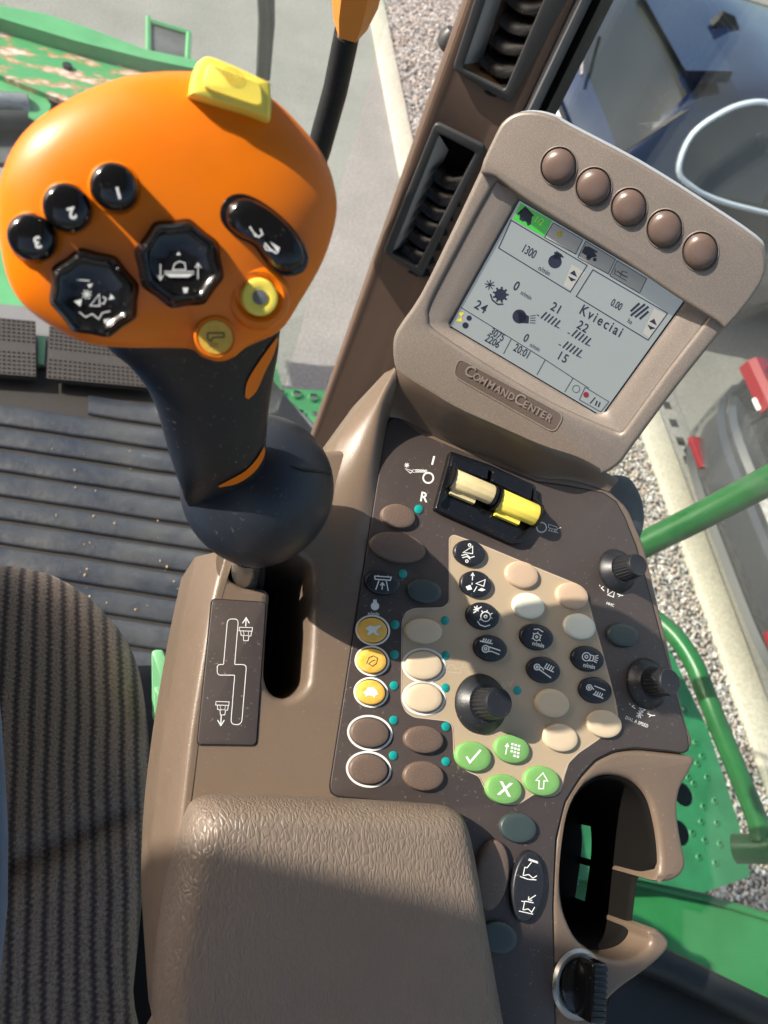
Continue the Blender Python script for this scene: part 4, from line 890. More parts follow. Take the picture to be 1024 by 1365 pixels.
# grip, lofted down to the boot
def ring_px(x0, y0, x1, y1, dist, depth=.8, n=36, back=0.0):
    a = on_ray(x0, y0, dist); b = on_ray(x1, y1, dist); c = (a+b)/2; r = (b-a)/2
    view = (c-CAM).normalized(); dd = view*r.length*depth
    c = c + view*back
    return [c + r*math.cos(t) + dd*math.sin(t) for t in [2*math.pi*k/n for k in range(n)]]
secs = [(120, 440, 388, 410, .262, .42, .004), (150, 470, 374, 440, .268, .45, 0), (176, 492, 371, 470, .275, .5, 0), (202, 528, 364, 508, .284, .6, 0), (215, 566, 358, 550, .294, .7, 0), (224, 600, 355, 586, .303, .78, 0), (235, 632, 353, 612, .310, .82, 0), (242, 652, 350, 630, .317, .82, 0), (247, 668, 346, 650, .327, .78, 0), (262, 690, 335, 672, .342, .6, 0)]
gr = []
for s in secs: gr.append(ring_px(s[0], s[1], s[2], s[3], s[4], s[5], back=s[6]))
# refine along the grip
n = len(gr[0]); fine = []
cols = [smooth_loop([gr[i][j] for i in range(len(gr))], 4, closed=False) for j in range(n)]
fine = [[cols[j][i] for j in range(n)] for i in range(len(cols[0]))]
grip = link('grip', rings(fine), M['rubber'], WORLD, joy, smooth=70)
# boot ball
bc = on_ray(343, 655, .345); vw = (bc-CAM).normalized(); rx = (on_ray(445, 655, .345)-bc); ry = on_ray(343, 560, .345)-bc
yaxis = Vector((0, 0, 1)); R0 = rx.length
AX = rx.normalized(); AZ = (vw - AX*vw.dot(AX)).normalized(); AY = AZ.cross(AX)
if AY.dot(IMG_UP) < 0: AY = -AY
rs = []
for i in range(33):
    th = math.pi*i/32; rr_ = []
    for j in range(48):
        ph = 2*math.pi*j/48
        d = Vector((math.sin(th)*math.cos(ph), math.cos(th), math.sin(th)*math.sin(ph)))
        k_ = 1.0
        if d.y > .0: k_ *= 1 + .06*d.y*max(0, d.x)
        if d.x < 0: k_ *= 1 - .02*abs(d.x)
        k_ *= 1 - .05*max(0, -d.y)*abs(d.x)
        rr_.append(bc + (AX*d.x*R0*1.0 + AY*d.y*R0*1.0 + AZ*d.z*R0*.98)*k_)
    rs.append(rr_)
boot = link('boot', rings(rs, False, False), M['boot'], WORLD, joy, smooth=80)
def on_boot(x, y, off=.0004):
    r = ray(x, y).normalized(); oc = CAM-bc; b_ = oc.dot(r); c_ = oc.dot(oc)-(R0*1.0+off)**2; D = b_*b_-c_
    t = -b_ - math.sqrt(max(D, 0)); return CAM + r*t
link('boot_seam', tube([on_boot(x, y) for x, y in ((388, 620), (400, 625), (412, 627), (425, 628), (440, 632))], [.0002, .0005, .0007, .0008, .0008], 8), M['dark'], WORLD, joy)
# orange inlays draped on the grip and boot surfaces
from mathutils.bvhtree import BVHTree
def bvh(o): return BVHTree.FromPolygons([v.co.copy() for v in o.data.vertices], [tuple(p.vertices) for p in o.data.polygons])
TR_ = [bvh(grip), bvh(boot)]
def drape(x, y, off):
    r = ray(x, y).normalized(); best = None
    for t in TR_:
        h = t.ray_cast(CAM, r)
        if h[0] is not None and (best is None or h[3] < best[3]): best = h
    if best is None: return None
    nn_ = best[1] if best[1].dot(r) < 0 else -best[1]
    return best[0] + nn_*off
def drape_strip(name, A, B, m, off=.0006, wid=5):
    A = smooth_loop([Vector((x, y, 0)) for x, y in A], 3, closed=False); B = smooth_loop([Vector((x, y, 0)) for x, y in B], 3, closed=False)
    rows_ = []
    for a, b in zip(A, B):
        row = [drape(a.x+(b.x-a.x)*i/(wid-1), a.y+(b.y-a.y)*i/(wid-1), off) for i in range(wid)]
        if all(p is not None for p in row): rows_.append(row)
    return link(name, rings(rows_, False, False, closed=False), M[m], WORLD, joy)
drape_strip('orange_flash', [(368, 448), (352, 470), (338, 491), (328, 510), (326, 528)], [(369, 451), (364, 470), (352, 495), (341, 520), (330, 531)], 'orange')
drape_strip('orange_crescent', [(351, 594), (341, 611), (327, 626), (310, 636), (291, 646)], [(352, 600), (349, 612), (337, 629), (316, 643), (292, 648)], 'orange')
drape_strip('grip_seam', [(372, 452), (365, 500), (358, 545), (354, 590)], [(374, 452), (367, 500), (360, 545), (355, 590)], 'dark', .0003, 3) if False else None
# shaft
s0 = on_ray(330, 740, .365); s1 = on_ray(326, 775, .392); s2 = on_ray(320, 800, .43)
link('shaft', tube([s0, s1, s2], .0072, 24), M['steel'], WORLD, joy)
link('shaft_sleeve', tube([on_ray(343, 740, .367), on_ray(341, 778, .396), on_ray(338, 800, .43)], .0045, 16), M['rubber'], WORLD, joy)
# ------------------------------------------------------------------ corner post with air vents
post = thing('corner_post', POST, 'brown cab corner post carrying two charcoal air vents', 'cab post')
def PO(pts, h=0): return px2(POST, pts, h)
uL = POST.at(612, 16).x; uR = POST.at(768, 0).x; vtop = 1.25; vbot = -.95
v1 = PO([(583, 166), (640, 196), (558, 360), (518, 334)]); v2 = PO([(666, -60), (760, -60), (680, 128), (610, 92)])
me = plate([(uL+.004, vbot), (uR, vbot), (uR, vtop), (uL+.004, vtop)], [round_poly(v1, .004, 3), round_poly(v2, .004, 3)], top=0, thick=.006, bevel=.0025)
link('post_face', me, M['postbrown'], POST, post)
link('post_side', rings([[(uL+.004+x, vv_, z) for x, z in ((.004, -.003), (0, -.001), (-.003, -.004), (-.006, -.02), (-.004, -.08), (uR-uL, -.08), (uR-uL-.004, -.0058))] for vv_ in (vbot, vtop)], False, False, closed=False), M['postbrown'], POST, post)
tr0 = POST.at(768, 0).x; tr1 = POST.at(790, 0).x
link('post_trim', rings([[(x, v, z) for x, z in ((tr0, .001), (tr0+.004, .004), (tr1, -.006), (tr1, -.07), (tr0, -.07))] for v in (vbot, vtop)]), M['trim'], POST, post)
M['ventwall'] = mat('vent_wall_grey', (.42, .42, .42), .4, bump=.1)
def vent(outer, wall, slats, nm, hole, brownback):
    vo = round_poly(PO(outer), .006, 4)
    inn_ = round_poly(hole, .003, 3)
    b = link('air_vent', plate(vo, [inn_], top=.0045, thick=.006, bevel=.0016), M['vent'], POST, post); b['label'] = nm
    q = [POST.at(*p, h) for p, h in zip(wall, (.001, .001, -.024, -.024))]
    link('vent_wall', rings([[tuple(a) for a in q], [(a.x-.001, a.y, a.z-.001) for a in q]]), M['ventwall'], POST, b)
    c_ = sum((Vector(p) for p in hole), Vector((0, 0)))/4
    link('vent_duct', rings([[(*p, .001) for p in hole], [(*p, -.045) for p in hole], [(c_.x, c_.y, -.046)]*4], False, False), M['dark'] if not brownback else M['ventduct'], POST, b)
    for (x0, y0, x1, y1, r) in slats:
        a = POST.at(x0, y0, -.012); e = POST.at(x1, y1, -.006); m1 = (a*2+e)/3 + Vector((0, -.004, .001)); m2 = (a+e*2)/3 + Vector((0, -.004, .002))
        link('slat', tube(smooth_loop([a, m1, m2, e], 4, closed=False), r, 10, True, 2.6 if brownback else 1.8), M['ventblade'], POST, b)
    return b
M['ventduct'] = mat('vent_duct_brown', (.20, .11, .05), .45)
sl1 = []
for x, y in ((598, 231), (590, 253), (581, 273), (573, 292), (565, 312), (557, 331), (550, 347)): sl1.append((x-15, y-5, x+24, y+9, .0058))
vent([(581, 160), (649, 193), (563, 368), (512, 333)], [(583, 176), (519, 338), (534, 346), (598, 200)], sl1, 'lower charcoal air vent with seven dark slats', PO([(587, 176), (635, 201), (557, 353), (523, 336)]), False)
sl2 = [(672, 18, 716, 32, .0035), (660, 46, 704, 58, .0035), (648, 73, 690, 88, .0038), (638, 95, 678, 112, .004), (684, -10, 728, 4, .0035)]
v = vent([(652, -60), (790, -60), (680, 136), (604, 90)], [(655, -60), (613, 88), (636, 100), (690, -60)], sl2, 'upper charcoal air vent with four thin slats', PO([(664, -50), (746, -50), (674, 118), (618, 88)]), True)
for t in range(3):
    a = POST.at(670 + t*13, -60, -.026); e = POST.at(636 + t*13, 104 + t*5, -.026)
    link('vane', tube([a, e], .0016, 8, True, 3), M['postbrown'] if t == 1 else M['ventblade'], POST, v)
link('post_knob', tube([POST.at(604, 40, -.03), POST.at(600, 48, -.03), POST.at(596, 58, -.03), POST.at(593, 66, -.03)], [.006, .010, .010, .005], 12), M['vent'], POST, post)
# door glass and its black seal
ds0 = POST.world((tr1, 0, -.02)); ds1 = POST.world((POST.at(822, 0).x, 0, -.02))
dirU = (ds1-ds0)
seal = thing('door_seal', WORLD, 'black upright rubber door seal beside the brown post', 'door seal', loc=(ds0.x, ds0.y, 1.8))
link('seal_strip', rings([[(ds0.x, ds0.y, z), ((ds0.x+ds1.x)/2-.008, (ds0.y+ds1.y)/2-.014, z), (ds1.x, ds1.y, z), (ds1.x+.01, ds1.y+.03, z), (ds0.x+.01, ds0.y+.05, z)] for z in (1.75, 3.95)]), M['seal'], WORLD, seal)
gx = ds1.x + .012
gl_ = tag(link('door_glass', box(gx, gx+.005, -.75, ds1.y+.01, 1.95, 3.95), M['glass'], WORLD, None), 'large clear side door window with faint dust, cars behind it', 'window')
# windscreen (curved) from the post forwards and round
wx = [(.185, .735), (.12, .95), (.0, 1.17), (-.2, 1.36), (-.5, 1.45), (-.9, 1.47)]
wp = smooth_loop([Vector((a, b, 0)) for a, b in wx], 5, closed=False)
tag(link('windscreen', rings([[(p.x, p.y, 1.74) for p in wp], [(p.x, p.y, 3.95) for p in wp], [(p.x, p.y+.005, 3.95) for p in wp], [(p.x, p.y+.005, 1.74) for p in wp]], False, False, closed=False), M['glass'], WORLD, None), 'curved clear front windscreen beyond the joystick', 'window')
# bottom rubber seal and sill by the cup holder
sl = thing('door_sill', WORLD, 'black rubber door sill running under the cup holder', 'sill', loc=at_z(940, 1320, 2.25))
link('rubber_lip', tube([at_z(840, 1270, 2.32), at_z(880, 1284, 2.32), at_z(950, 1318, 2.32), at_z(1060, 1372, 2.32)], .014, 12), M['seal'], WORLD, sl)
q = [at_z(830, 1282, 2.30), at_z(1080, 1390, 2.30), at_z(1000, 1520, 2.30), at_z(760, 1500, 2.30)]
link('sill_panel', rings([[tuple(p) for p in q], [(p.x, p.y, p.z-.03) for p in q]]), M['seal'], WORLD, sl)
q = [at_z(820, 1330, 2.0), at_z(900, 1340, 2.0), at_z(1000, 1480, 2.0), at_z(700, 1480, 2.0)]

# ------------------------------------------------------------------ hand lever and wiper
lv = thing('hand_lever', WORLD, 'black lever with an orange grip at the top edge', 'lever', loc=on_ray(425, 210, .82))
link('lever_rod', tube([on_ray(410, 240, .84), on_ray(425, 200, .82), on_ray(447, 120, .78), on_ray(463, 43, .73)], [.0122, .0120, .0114, .0108], 24), M['rubber'], WORLD, lv)
link('lever_ferrule', tube([on_ray(463, 46, .732), on_ray(465, 36, .722)], [.0085, .0085], 20), M['steel'], WORLD, lv)
link('lever_grip', tube([on_ray(466, 38, .72), on_ray(467, 34, .716), on_ray(473, 2, .69), on_ray(480, -40, .65), on_ray(484, -70, .63)], [.010, .014, .0185, .019, .018], 6), M['leverorange'], WORLD, lv, smooth=25)
wi = thing('wiper_arm', WORLD, 'thin dark wiper arm standing behind the yellow switch', 'wiper', loc=on_ray(348, 120, 1.5))
link('arm_bar', tube([on_ray(350, -40, 1.42), on_ray(353, 30, 1.48), on_ray(349, 110, 1.55)], .011, 6), M['seal'], WORLD, wi, smooth=20)
link('arm_blade', tube([on_ray(361, -40, 1.42), on_ray(362, 30, 1.48), on_ray(356, 105, 1.55)], .006, 8), M['seal'], WORLD, wi)

# ------------------------------------------------------------------ cab floor, mat, pedals
def zq(pts, z): return [at_z(x, y, z) for x, y in pts]
fz = 1.80
def slab(name, pts, z, th, m, parent=None, bev=0):
    q = zq(pts, z); return link(name, rings([[tuple(p) for p in q], [(p.x, p.y, p.z-th) for p in q]]), m, WORLD, parent, smooth=False)
tag(slab('cab_floor', [(-260, 405), (200, 438), (352, 492), (428, 585), (640, 780), (700, 1500), (-260, 1500)], fz, .05, M['floor']), kind='structure')
fm = thing('floor_mat', WORLD, 'dusty dark rubber floor mat with wide raised ribs', 'floor mat', loc=at_z(170, 650, fz+.004))
slab('mat_base', [(-80, 500), (120, 500), (352, 545), (420, 640), (400, 980), (-80, 980)], fz+.003, .002, M['dark'], fm)
def ribline(y0): return lambda x: y0 + x*.152
ys_ = [506, 536, 567, 597, 629, 662, 693, 726, 762, 798, 836, 876, 918]
for i in range(len(ys_)-1):
    a, b = ribline(ys_[i]+2.6), ribline(ys_[i+1]-2.6)
    x0 = -70 if i > 0 else 118; x1 = 400
    pts = []; N_ = 14
    top = [at_z(x0+(x1-x0)*k/N_, a(x0+(x1-x0)*k/N_) + random.uniform(-.5, .5), fz+.010) for k in range(N_+1)]
    bot = [at_z(x0+(x1-x0)*k/N_, b(x0+(x1-x0)*k/N_) + random.uniform(-.5, .5), fz+.010) for k in range(N_+1)]
    rows = []
    for s, dz in ((0, -.006), (.02, -.001), (.08, .001), (.5, .0015), (.92, .001), (.98, -.001), (1, -.006)):
        rows.append([Vector((p.x+(q.x-p.x)*s, p.y+(q.y-p.y)*s, p.z+dz)) for p, q in zip(top, bot)])
    link('rib', rings(rows, False, False, closed=False), M['mat'], WORLD, fm, smooth=50)
def pedal(pts, label, seed):
    t = thing('pedal', WORLD, label, 'pedal', 'studded pedals at the front of the cab floor', loc=at_z(*pts[0], fz+.03))
    q = zq(pts, fz+.035)
    link('pedal_plate', rings([[tuple(p) for p in q], [(p.x, p.y, p.z-.012) for p in q]]), M['pedal'], WORLD, t, smooth=False)
    vv = []; ff = []
    a, b, c, d = q; nu = max(4, int((b-a).length/.0085)); nv = max(4, int((d-a).length/.0095))
    for i in range(nu):
        for j in range(nv):
            u_, v_ = (i+.5)/nu, (j+.5)/nv
            if .44 < v_ < .58: continue
            p = a*(1-u_)*(1-v_)+b*u_*(1-v_)+c*u_*v_+d*(1-u_)*v_; k = len(vv); r = .0024
            for h, rr in ((0, r), (.003, r*.6)):
                for e in range(5): vv.append((p.x+rr*math.cos(e*1.257), p.y+rr*math.sin(e*1.257), p.z+h))
            for e in range(5): ff.append((k+e, k+(e+1) % 5, k+5+(e+1) % 5, k+5+e))
            ff.append(tuple(k+5+e for e in range(5)))
    tag(link('studs', pydata(vv, ff), M['pedal'], WORLD, t, smooth=False), kind='stuff')
pedal([(-60, 418), (47, 428), (48, 502), (-60, 494)], 'left studded black rubber pedal cut by the picture edge', 1)
pedal([(66, 434), (200, 452), (205, 517), (62, 504)], 'right studded black rubber pedal under the joystick head', 2)
tag(slab('pedal_gap_strip', [(51, 447), (61, 449), (59, 486), (51, 485)], fz+.012, .006, M['palegreen']), 'pale strip of bare metal between the two pedals', 'strip')
tag(slab('floor_threshold', [(-260, 395), (0, 405), (160, 420), (240, 445), (240, 500), (-260, 470)], fz+.004, .03, M['trim']), 'grey threshold plate in front of the pedals', 'threshold')
for i in range(60):  # grain and straw bits
    pass
gv = []; gf = []
for i in range(45):
    x = random.uniform(60, 300); y = random.uniform(560, 880) if random.random() < .75 else random.uniform(740, 830)
    p = at_z(x, y, fz+.0125); s = random.uniform(.0008, .0026); k = len(gv)
    for d in ((1, 0, 0), (-1, 0, 0), (0, 1, 0), (0, -1, 0), (0, 0, .8), (0, 0, -.8)): gv.append((p.x+d[0]*s*random.uniform(.6, 1.5), p.y+d[1]*s*random.uniform(.6, 1.5), p.z+d[2]*s))
    for f in ((0, 2, 4), (2, 1, 4), (1, 3, 4), (3, 0, 4), (2, 0, 5), (1, 2, 5), (3, 1, 5), (0, 3, 5)): gf.append(tuple(k+q for q in f))
M['straw'] = mat('straw_grain', (.45, .33, .17), .8)
tag(link('spilled_grain', pydata(gv, gf), M['straw'], WORLD, None, smooth=False), 'grain and chaff scattered over the floor mat', 'grain', kind='stuff')

# ------------------------------------------------------------------ seat, belt buckle, person
SEAT = Frame(on_ray(100, 980, .62), (0.05, -.10, 1), up=ROT @ Vector((0, 1, 0)))
seat = thing('driver_seat', SEAT, 'dark grey striped fabric driver seat cushion', 'seat')
sp_ = [(-200, 735), (-60, 735), (0, 737), (60, 748), (112, 776), (155, 818), (183, 865), (196, 920), (203, 985), (206, 1060), (202, 1110), (196, 1180), (190, 1250), (182, 1330), (170, 1480), (-200, 1480)]
sloop = smooth_loop([tuple(p) for p in px2(SEAT, sp_)], 5)
sc_ = SEAT.at(-10, 1120).xy
nr = 30; rows = []
for s, z in [(.94, -.10), (1.0, -.06), (1.0, -.035)] + [(1-.16*(1-math.cos(t)), -.035+.035*math.sin(t)) for t in [math.pi/2*i/8 for i in range(1, 9)]] + [(.84-.04*i, .0) for i in range(1, 20)] + [(.01, 0)]:
    rows.append([Vector((sc_.x+(p[0]-sc_.x)*s, sc_.y+(p[1]-sc_.y)*s, z)) for p in sloop])
cra = SEAT.at(0, 1160).xy; crb = SEAT.at(210, 1065).xy; crn = Vector((-(crb-cra).y, (crb-cra).x)).normalized()
for r_ in rows:
    for p in r_:
        if p.z > -.04:
            d = (p.xy-cra).dot(crn)
            p.z -= .018*math.exp(-(d/.012)**2)
            if d < 0: p.z -= .006*(1-math.exp(d/.03))
link('seat_cushion', rings(rows, True, True), M['fabric'], SEAT, seat, smooth=70)
pb = SEAT.world((sc_.x, sc_.y, -.09))
link('seat_base', box(pb.x-.20, pb.x+.14, pb.y-.22, pb.y+.15, 1.83, pb.z+.01, .02), M['seal'], WORLD, seat)
bk_ = thing('belt_buckle', WORLD, 'pale green plastic latch between the seat and the console', 'latch', loc=on_ray(213, 910, .60))
BF = Frame(on_ray(214, 910, .60), -ray(214, 910), up=IMG_UP)
link('latch_body', pillow(round_poly(px2(BF, [(202, 866), (219, 866), (228, 905), (226, 952), (203, 962)]), .004, 4), [(1, -.03), (1, -.002), (.9, 0), (.01, .0)]), M['palegreen'], BF, bk_)
link('latch_tongue', pillow(round_poly(px2(BF, [(206, 915), (226, 918), (224, 958), (205, 960)]), .002, 3), [(1, -.002), (1, .002), (.9, .003), (.01, .003)]), M['palegreen'], BF, bk_)
# person: seated lower body in blue jeans, knees at the front of the seat
def skinned(name, verts, edges, radii, m, parent=None):
    me = bpy.data.meshes.new(name); me.from_pydata([tuple(v) for v in verts], edges, [])
    o = bpy.data.objects.new(name, me); col.objects.link(o)
    md = o.modifiers.new('skin', 'SKIN'); md.use_smooth_shade = True
    for i, r in enumerate(radii): me.skin_vertices[0].data[i].radius = (r, r) if not isinstance(r, tuple) else r
    me.skin_vertices[0].data[0].use_root = True
    sb = o.modifiers.new('sub', 'SUBSURF'); sb.levels = 2; sb.render_levels = 2
    bpy.context.view_layer.update()
    m2 = bpy.data.meshes.new_from_object(o.evaluated_get(bpy.context.evaluated_depsgraph_get()))
    bpy.data.objects.remove(o); m2.materials.clear()
    return link(name, m2, m, WORLD, parent)
kn = on_ray(-143, 745, .60); hp_ = on_ray(-155, 1250, .52)
kn = Vector((kn.x, kn.y, kn.z)); hipR = Vector((hp_.x, hp_.y-.05, hp_.z))
pel = hipR + Vector((-.10, -.09, .02)); sp1 = pel + Vector((0, -.04, .2)); sp2 = sp1 + Vector((0, -.02, .18))
hipL = hipR + Vector((-.22, 0, 0)); kL = kn + Vector((-.34, 0, 0)); aR = Vector((kn.x-.02, kn.y+.10, 1.92)); aL = Vector((kL.x, kL.y+.1, 1.92))
per = skinned('person', [pel, hipR, (hipR+kn)/2, kn, (kn+aR)/2 + Vector((0, .01, 0)), aR, hipL, (hipL+kL)/2, kL, (kL+aL)/2, aL, sp1],
        [(0, 1), (1, 2), (2, 3), (3, 4), (4, 5), (0, 6), (6, 7), (7, 8), (8, 9), (9, 10), (0, 11)], [.12, .088, .072, .060, .055, .042, .088, .074, .060, .055, .042, .12], M['denim'])
tag(per, 'person in blue jeans seated at the far left edge', 'person')

# ------------------------------------------------------------------ unseen cab shell, set to shape sun and shade in the cab
tag(link('cab_roof', box(-1.0, .62, -1.1, 1.55, 3.96, 4.08, .03), M['trim'], WORLD, None), 'flat roof of the cab above the windows', 'roof')
tag(link('cab_shade_panel', box(-1.06, -1.0, -1.05, SPY := .334, 1.8, 3.96), M['trim'], WORLD, None), 'unseen cab side panel added to shade the armrest', 'shade panel')  # added out of view; its front edge shades the rear of the armrest

# ------------------------------------------------------------------ machine outside: rusty green deck, step plates, rails
dz = 1.25
dk = thing('machine_deck', WORLD, 'worn green steel deck with rust patches ahead of the cab', 'deck', loc=at_z(100, 120, dz))
slab('deck_sheet', [(-60, 12), (0, 26), (100, 55), (190, 76), (262, 96), (300, 120), (200, 180), (-60, 76)], dz, .02, M['rust'], dk)
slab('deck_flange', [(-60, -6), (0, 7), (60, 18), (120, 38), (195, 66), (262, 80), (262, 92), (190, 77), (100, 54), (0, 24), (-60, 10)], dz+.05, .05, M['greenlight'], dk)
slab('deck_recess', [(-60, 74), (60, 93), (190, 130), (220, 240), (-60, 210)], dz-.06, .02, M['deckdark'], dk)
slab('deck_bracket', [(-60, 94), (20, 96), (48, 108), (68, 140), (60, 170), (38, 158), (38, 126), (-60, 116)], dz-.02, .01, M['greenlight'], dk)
link('deck_tube', tube([at_z(-60, 138, dz-.03), at_z(38, 142, dz-.03)], .045, 16), M['steel'], WORLD, dk)
link('deck_hose', tube([at_z(-60, 162, dz-.02), at_z(38, 164, dz-.02)], .04, 14), M['seal'], WORLD, dk)
for x, y in ((90, 64), (90, 90)):
    p = at_z(x, y, dz+.002); link('deck_bolt', lathe([(.02, 0), (.02, .012), (0, .014)], 8, p.x, p.y).copy() if False else (lambda mm: (mm.transform(Matrix.Translation((0, 0, p.z))), mm)[1])(lathe([(.018, 0), (.018, .012), (0, .014)], 8, p.x, p.y)), M['seal'], WORLD, dk)
link('deck_upstand', rings([[tuple(a) for a in (at_z(198, 70, dz), at_z(248, 84, dz), at_z(252, 42, dz+.0), at_z(200, 28, dz))], [tuple(Vector(a)+Vector((0, 0, .004))) for a in (at_z(198, 70, dz), at_z(248, 84, dz), at_z(252, 42, dz), at_z(200, 28, dz))]]), M['deckdark'], WORLD, dk)
for a, b in (((198, 72), (198, 24)), ((250, 86), (252, 44)), ((196, 72), (250, 86)), ((198, 28), (252, 44))):
    link('upstand_rim', tube([at_z(*a, dz+.01), at_z(*b, dz+.01)], .012, 6), M['greenlight'], WORLD, dk)
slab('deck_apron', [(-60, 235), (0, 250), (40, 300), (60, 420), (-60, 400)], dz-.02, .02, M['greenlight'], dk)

def holed(name, outer, holes, z, m, parent, th=.004):
    q = [(p.x, p.y) for p in zq(outer, z)]
    hs_ = []
    for (x, y, r) in holes:
        c = at_z(x, y, z); hs_.append(circle(c.x, c.y, r, 14))
    me = plate(q, hs_, top=z, thick=th); return link(name, me, m, WORLD, parent, smooth=False)
fp = thing('front_step', WORLD, 'bright green perforated step plate seen between joystick and post', 'step', loc=at_z(395, 540, 1.62))
hol = [(374, 524, .010), (396, 526, .010), (418, 530, .010), (382, 537, .006), (400, 551, .010), (420, 552, .008), (384, 560, .006), (408, 570, .009), (432, 545, .008)]
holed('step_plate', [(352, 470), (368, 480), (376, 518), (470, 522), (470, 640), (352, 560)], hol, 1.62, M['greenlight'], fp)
for x, y, r in hol[:5]:
    c = at_z(x, y, 1.622); link('grip_collar', (lambda mm: (mm.transform(Matrix.Translation((0, 0, 1.621))), mm)[1])(rings([[(c.x+rr*math.cos(a), c.y+rr*math.sin(a), zz) for a in [math.pi*2*i/14 for i in range(14)]] for rr, zz in ((r*1.5, 0), (r*1.15, .006), (r*1.0, .006))], False, False)), M['greenlight'], WORLD, fp)
link('step_tube', tube([at_z(356, 520, 1.60), at_z(430, 590, 1.62), at_z(480, 640, 1.64)], .02, 12), M['trim'], WORLD, fp)

sz = 1.55
sp2_ = thing('side_step', WORLD, 'green side step plate with punched dimples and two large holes', 'step', loc=at_z(920, 1080, sz))
big = [(911, 1059, .026), (906, 1110, .026)]
dm = [(943, 1036, 0), (925, 1044, 0), (938, 1075, 0), (953, 1068, 0), (935, 1095, 0), (956, 1097, 0), (923, 1110, 0), (932, 1142, 0), (954, 1150, 0), (918, 1036, 0), (930, 1018, 0), (936, 1008, 0), (927, 990, 0), (912, 945, 0), (940, 1120, 0), (960, 1125, 0), (905, 905, 0)]
holed('step_plate', [(800, 780), (866, 818), (900, 880), (945, 975), (985, 1098), (1000, 1168), (938, 1190), (850, 1172), (700, 1172), (700, 1000)], big + [(x, y, .0045) for x, y, _ in dm], sz, M['tealgreen'], sp2_)
dmesh = None
for x, y, _ in dm:
    c = at_z(x, y, sz+.0005)
    if dmesh is None: dmesh = rings([[(rr*math.cos(a), rr*math.sin(a), zz) for a in [math.pi*2*i/12 for i in range(12)]] for rr, zz in ((.009, 0), (.0065, .0025), (.0048, .003), (.0046, -.006))], False, False); dmesh.materials.append(M['tealgreen'])
    o = link('dimple', dmesh, None, Matrix.Translation(c), sp2_)
slab('step_underside', [(860, 1030), (960, 1030), (960, 1160), (860, 1160)], sz-.09, .01, M['floor'], sp2_)
fd = thing('green_fender', WORLD, 'smooth green fender sheet below the cup holder', 'fender', loc=at_z(900, 1250, 1.45))
q = [(600, 1030), (800, 1085), (862, 1165), (938, 1190), (1060, 1228), (1100, 1440), (600, 1440)]
fq = zq(q, 1.44)
slab('fender_sheet', q, 1.44, .02, M['green'], fd)
link('fender_edge', tube([at_z(740, 1165, 1.45), at_z(850, 1176, 1.45), at_z(938, 1196, 1.45), at_z(1060, 1234, 1.45)], .008, 10), M['green'], WORLD, fd)
for x, y in ((757, 1140), (760, 1172)):
    p = at_z(x, y, 1.442); link('fender_bolt', (lambda mm: (mm.transform(Matrix.Translation((0, 0, 1.442))), mm)[1])(lathe([(.016, 0), (.016, .01), (0, .012)], 8, p.x, p.y)), M['steel'], WORLD, fd)

h1 = thing('upper_handrail', WORLD, 'green tubular handrail rising from behind the panel to the right edge', 'handrail', loc=on_ray(850, 730, .95))
link('rail_tube', tube([on_ray(780, 765, .97), on_ray(850, 730, .95), on_ray(930, 690, .93), on_ray(1010, 648, .91), on_ray(1100, 600, .88)], .0165, 20), M['rail'], WORLD, h1)
h2 = thing('lower_handrail', WORLD, 'bent green tubular handrail beside the side step', 'handrail', loc=on_ray(990, 1132, 1.35))
pts = [on_ray(*p, d) for *p, d in ((838, 800, 1.36), (870, 822, 1.35), (900, 848, 1.34), (925, 885, 1.33), (945, 935, 1.32), (965, 985, 1.32), (990, 1045, 1.33), (1010, 1095, 1.34), (1014, 1122, 1.34))]
link('rail_tube', tube(smooth_loop(pts, 4, closed=False), .0155, 20), M['rail'], WORLD, h2)
link('rail_foot', tube([on_ray(980, 1131, 1.36), on_ray(1012, 1131, 1.35), on_ray(1080, 1125, 1.33)], .0215, 20), M['rail'], WORLD, h2)

# ------------------------------------------------------------------ the yard
def sheet(name, x0, x1, y0, y1, z, m):
    return tag(link(name, pydata([(x0, y0, z), (x1, y0, z), (x1, y1, z), (x0, y1, z)], [(0, 1, 2, 3)]), m, WORLD, None, smooth=False), kind='structure')
sheet('ground', -400, 400, -400, 400, -.02, M['asphalt'])
sheet('concrete_yard', -12, 1.56, -8, 30, 0.0, M['concrete'])
sheet('gravel_bed', 1.7, 2.9, -8, 30, -.006, M['earth'])
sheet('parking_area', 3.28, 30, -8, 30, -.004, M['paving'])
kb1 = link('kerb', box(1.56, 1.72, -8, 30, -.1, .03, .012), M['kerb']); tag(kb1, kind='structure')
kb2 = link('drain_kerb', box(2.88, 3.06, -8, 30, -.1, .045, .012), M['kerb']); tag(kb2, kind='structure')
ch = link('drain_channel', box(3.063, 3.27, -8, 30, -.1, .01, .004), M['concrete']); tag(ch, kind='structure')
slot = box(-.028, .028, -.03, .03, .0085, .0135); slot.materials.append(M['dark'])
for i in range(60):
    y = -1.0 + i*.145
    o = link('drain_slot', slot, None, Matrix.Translation((3.165, y, 0)), ch, smooth=False)
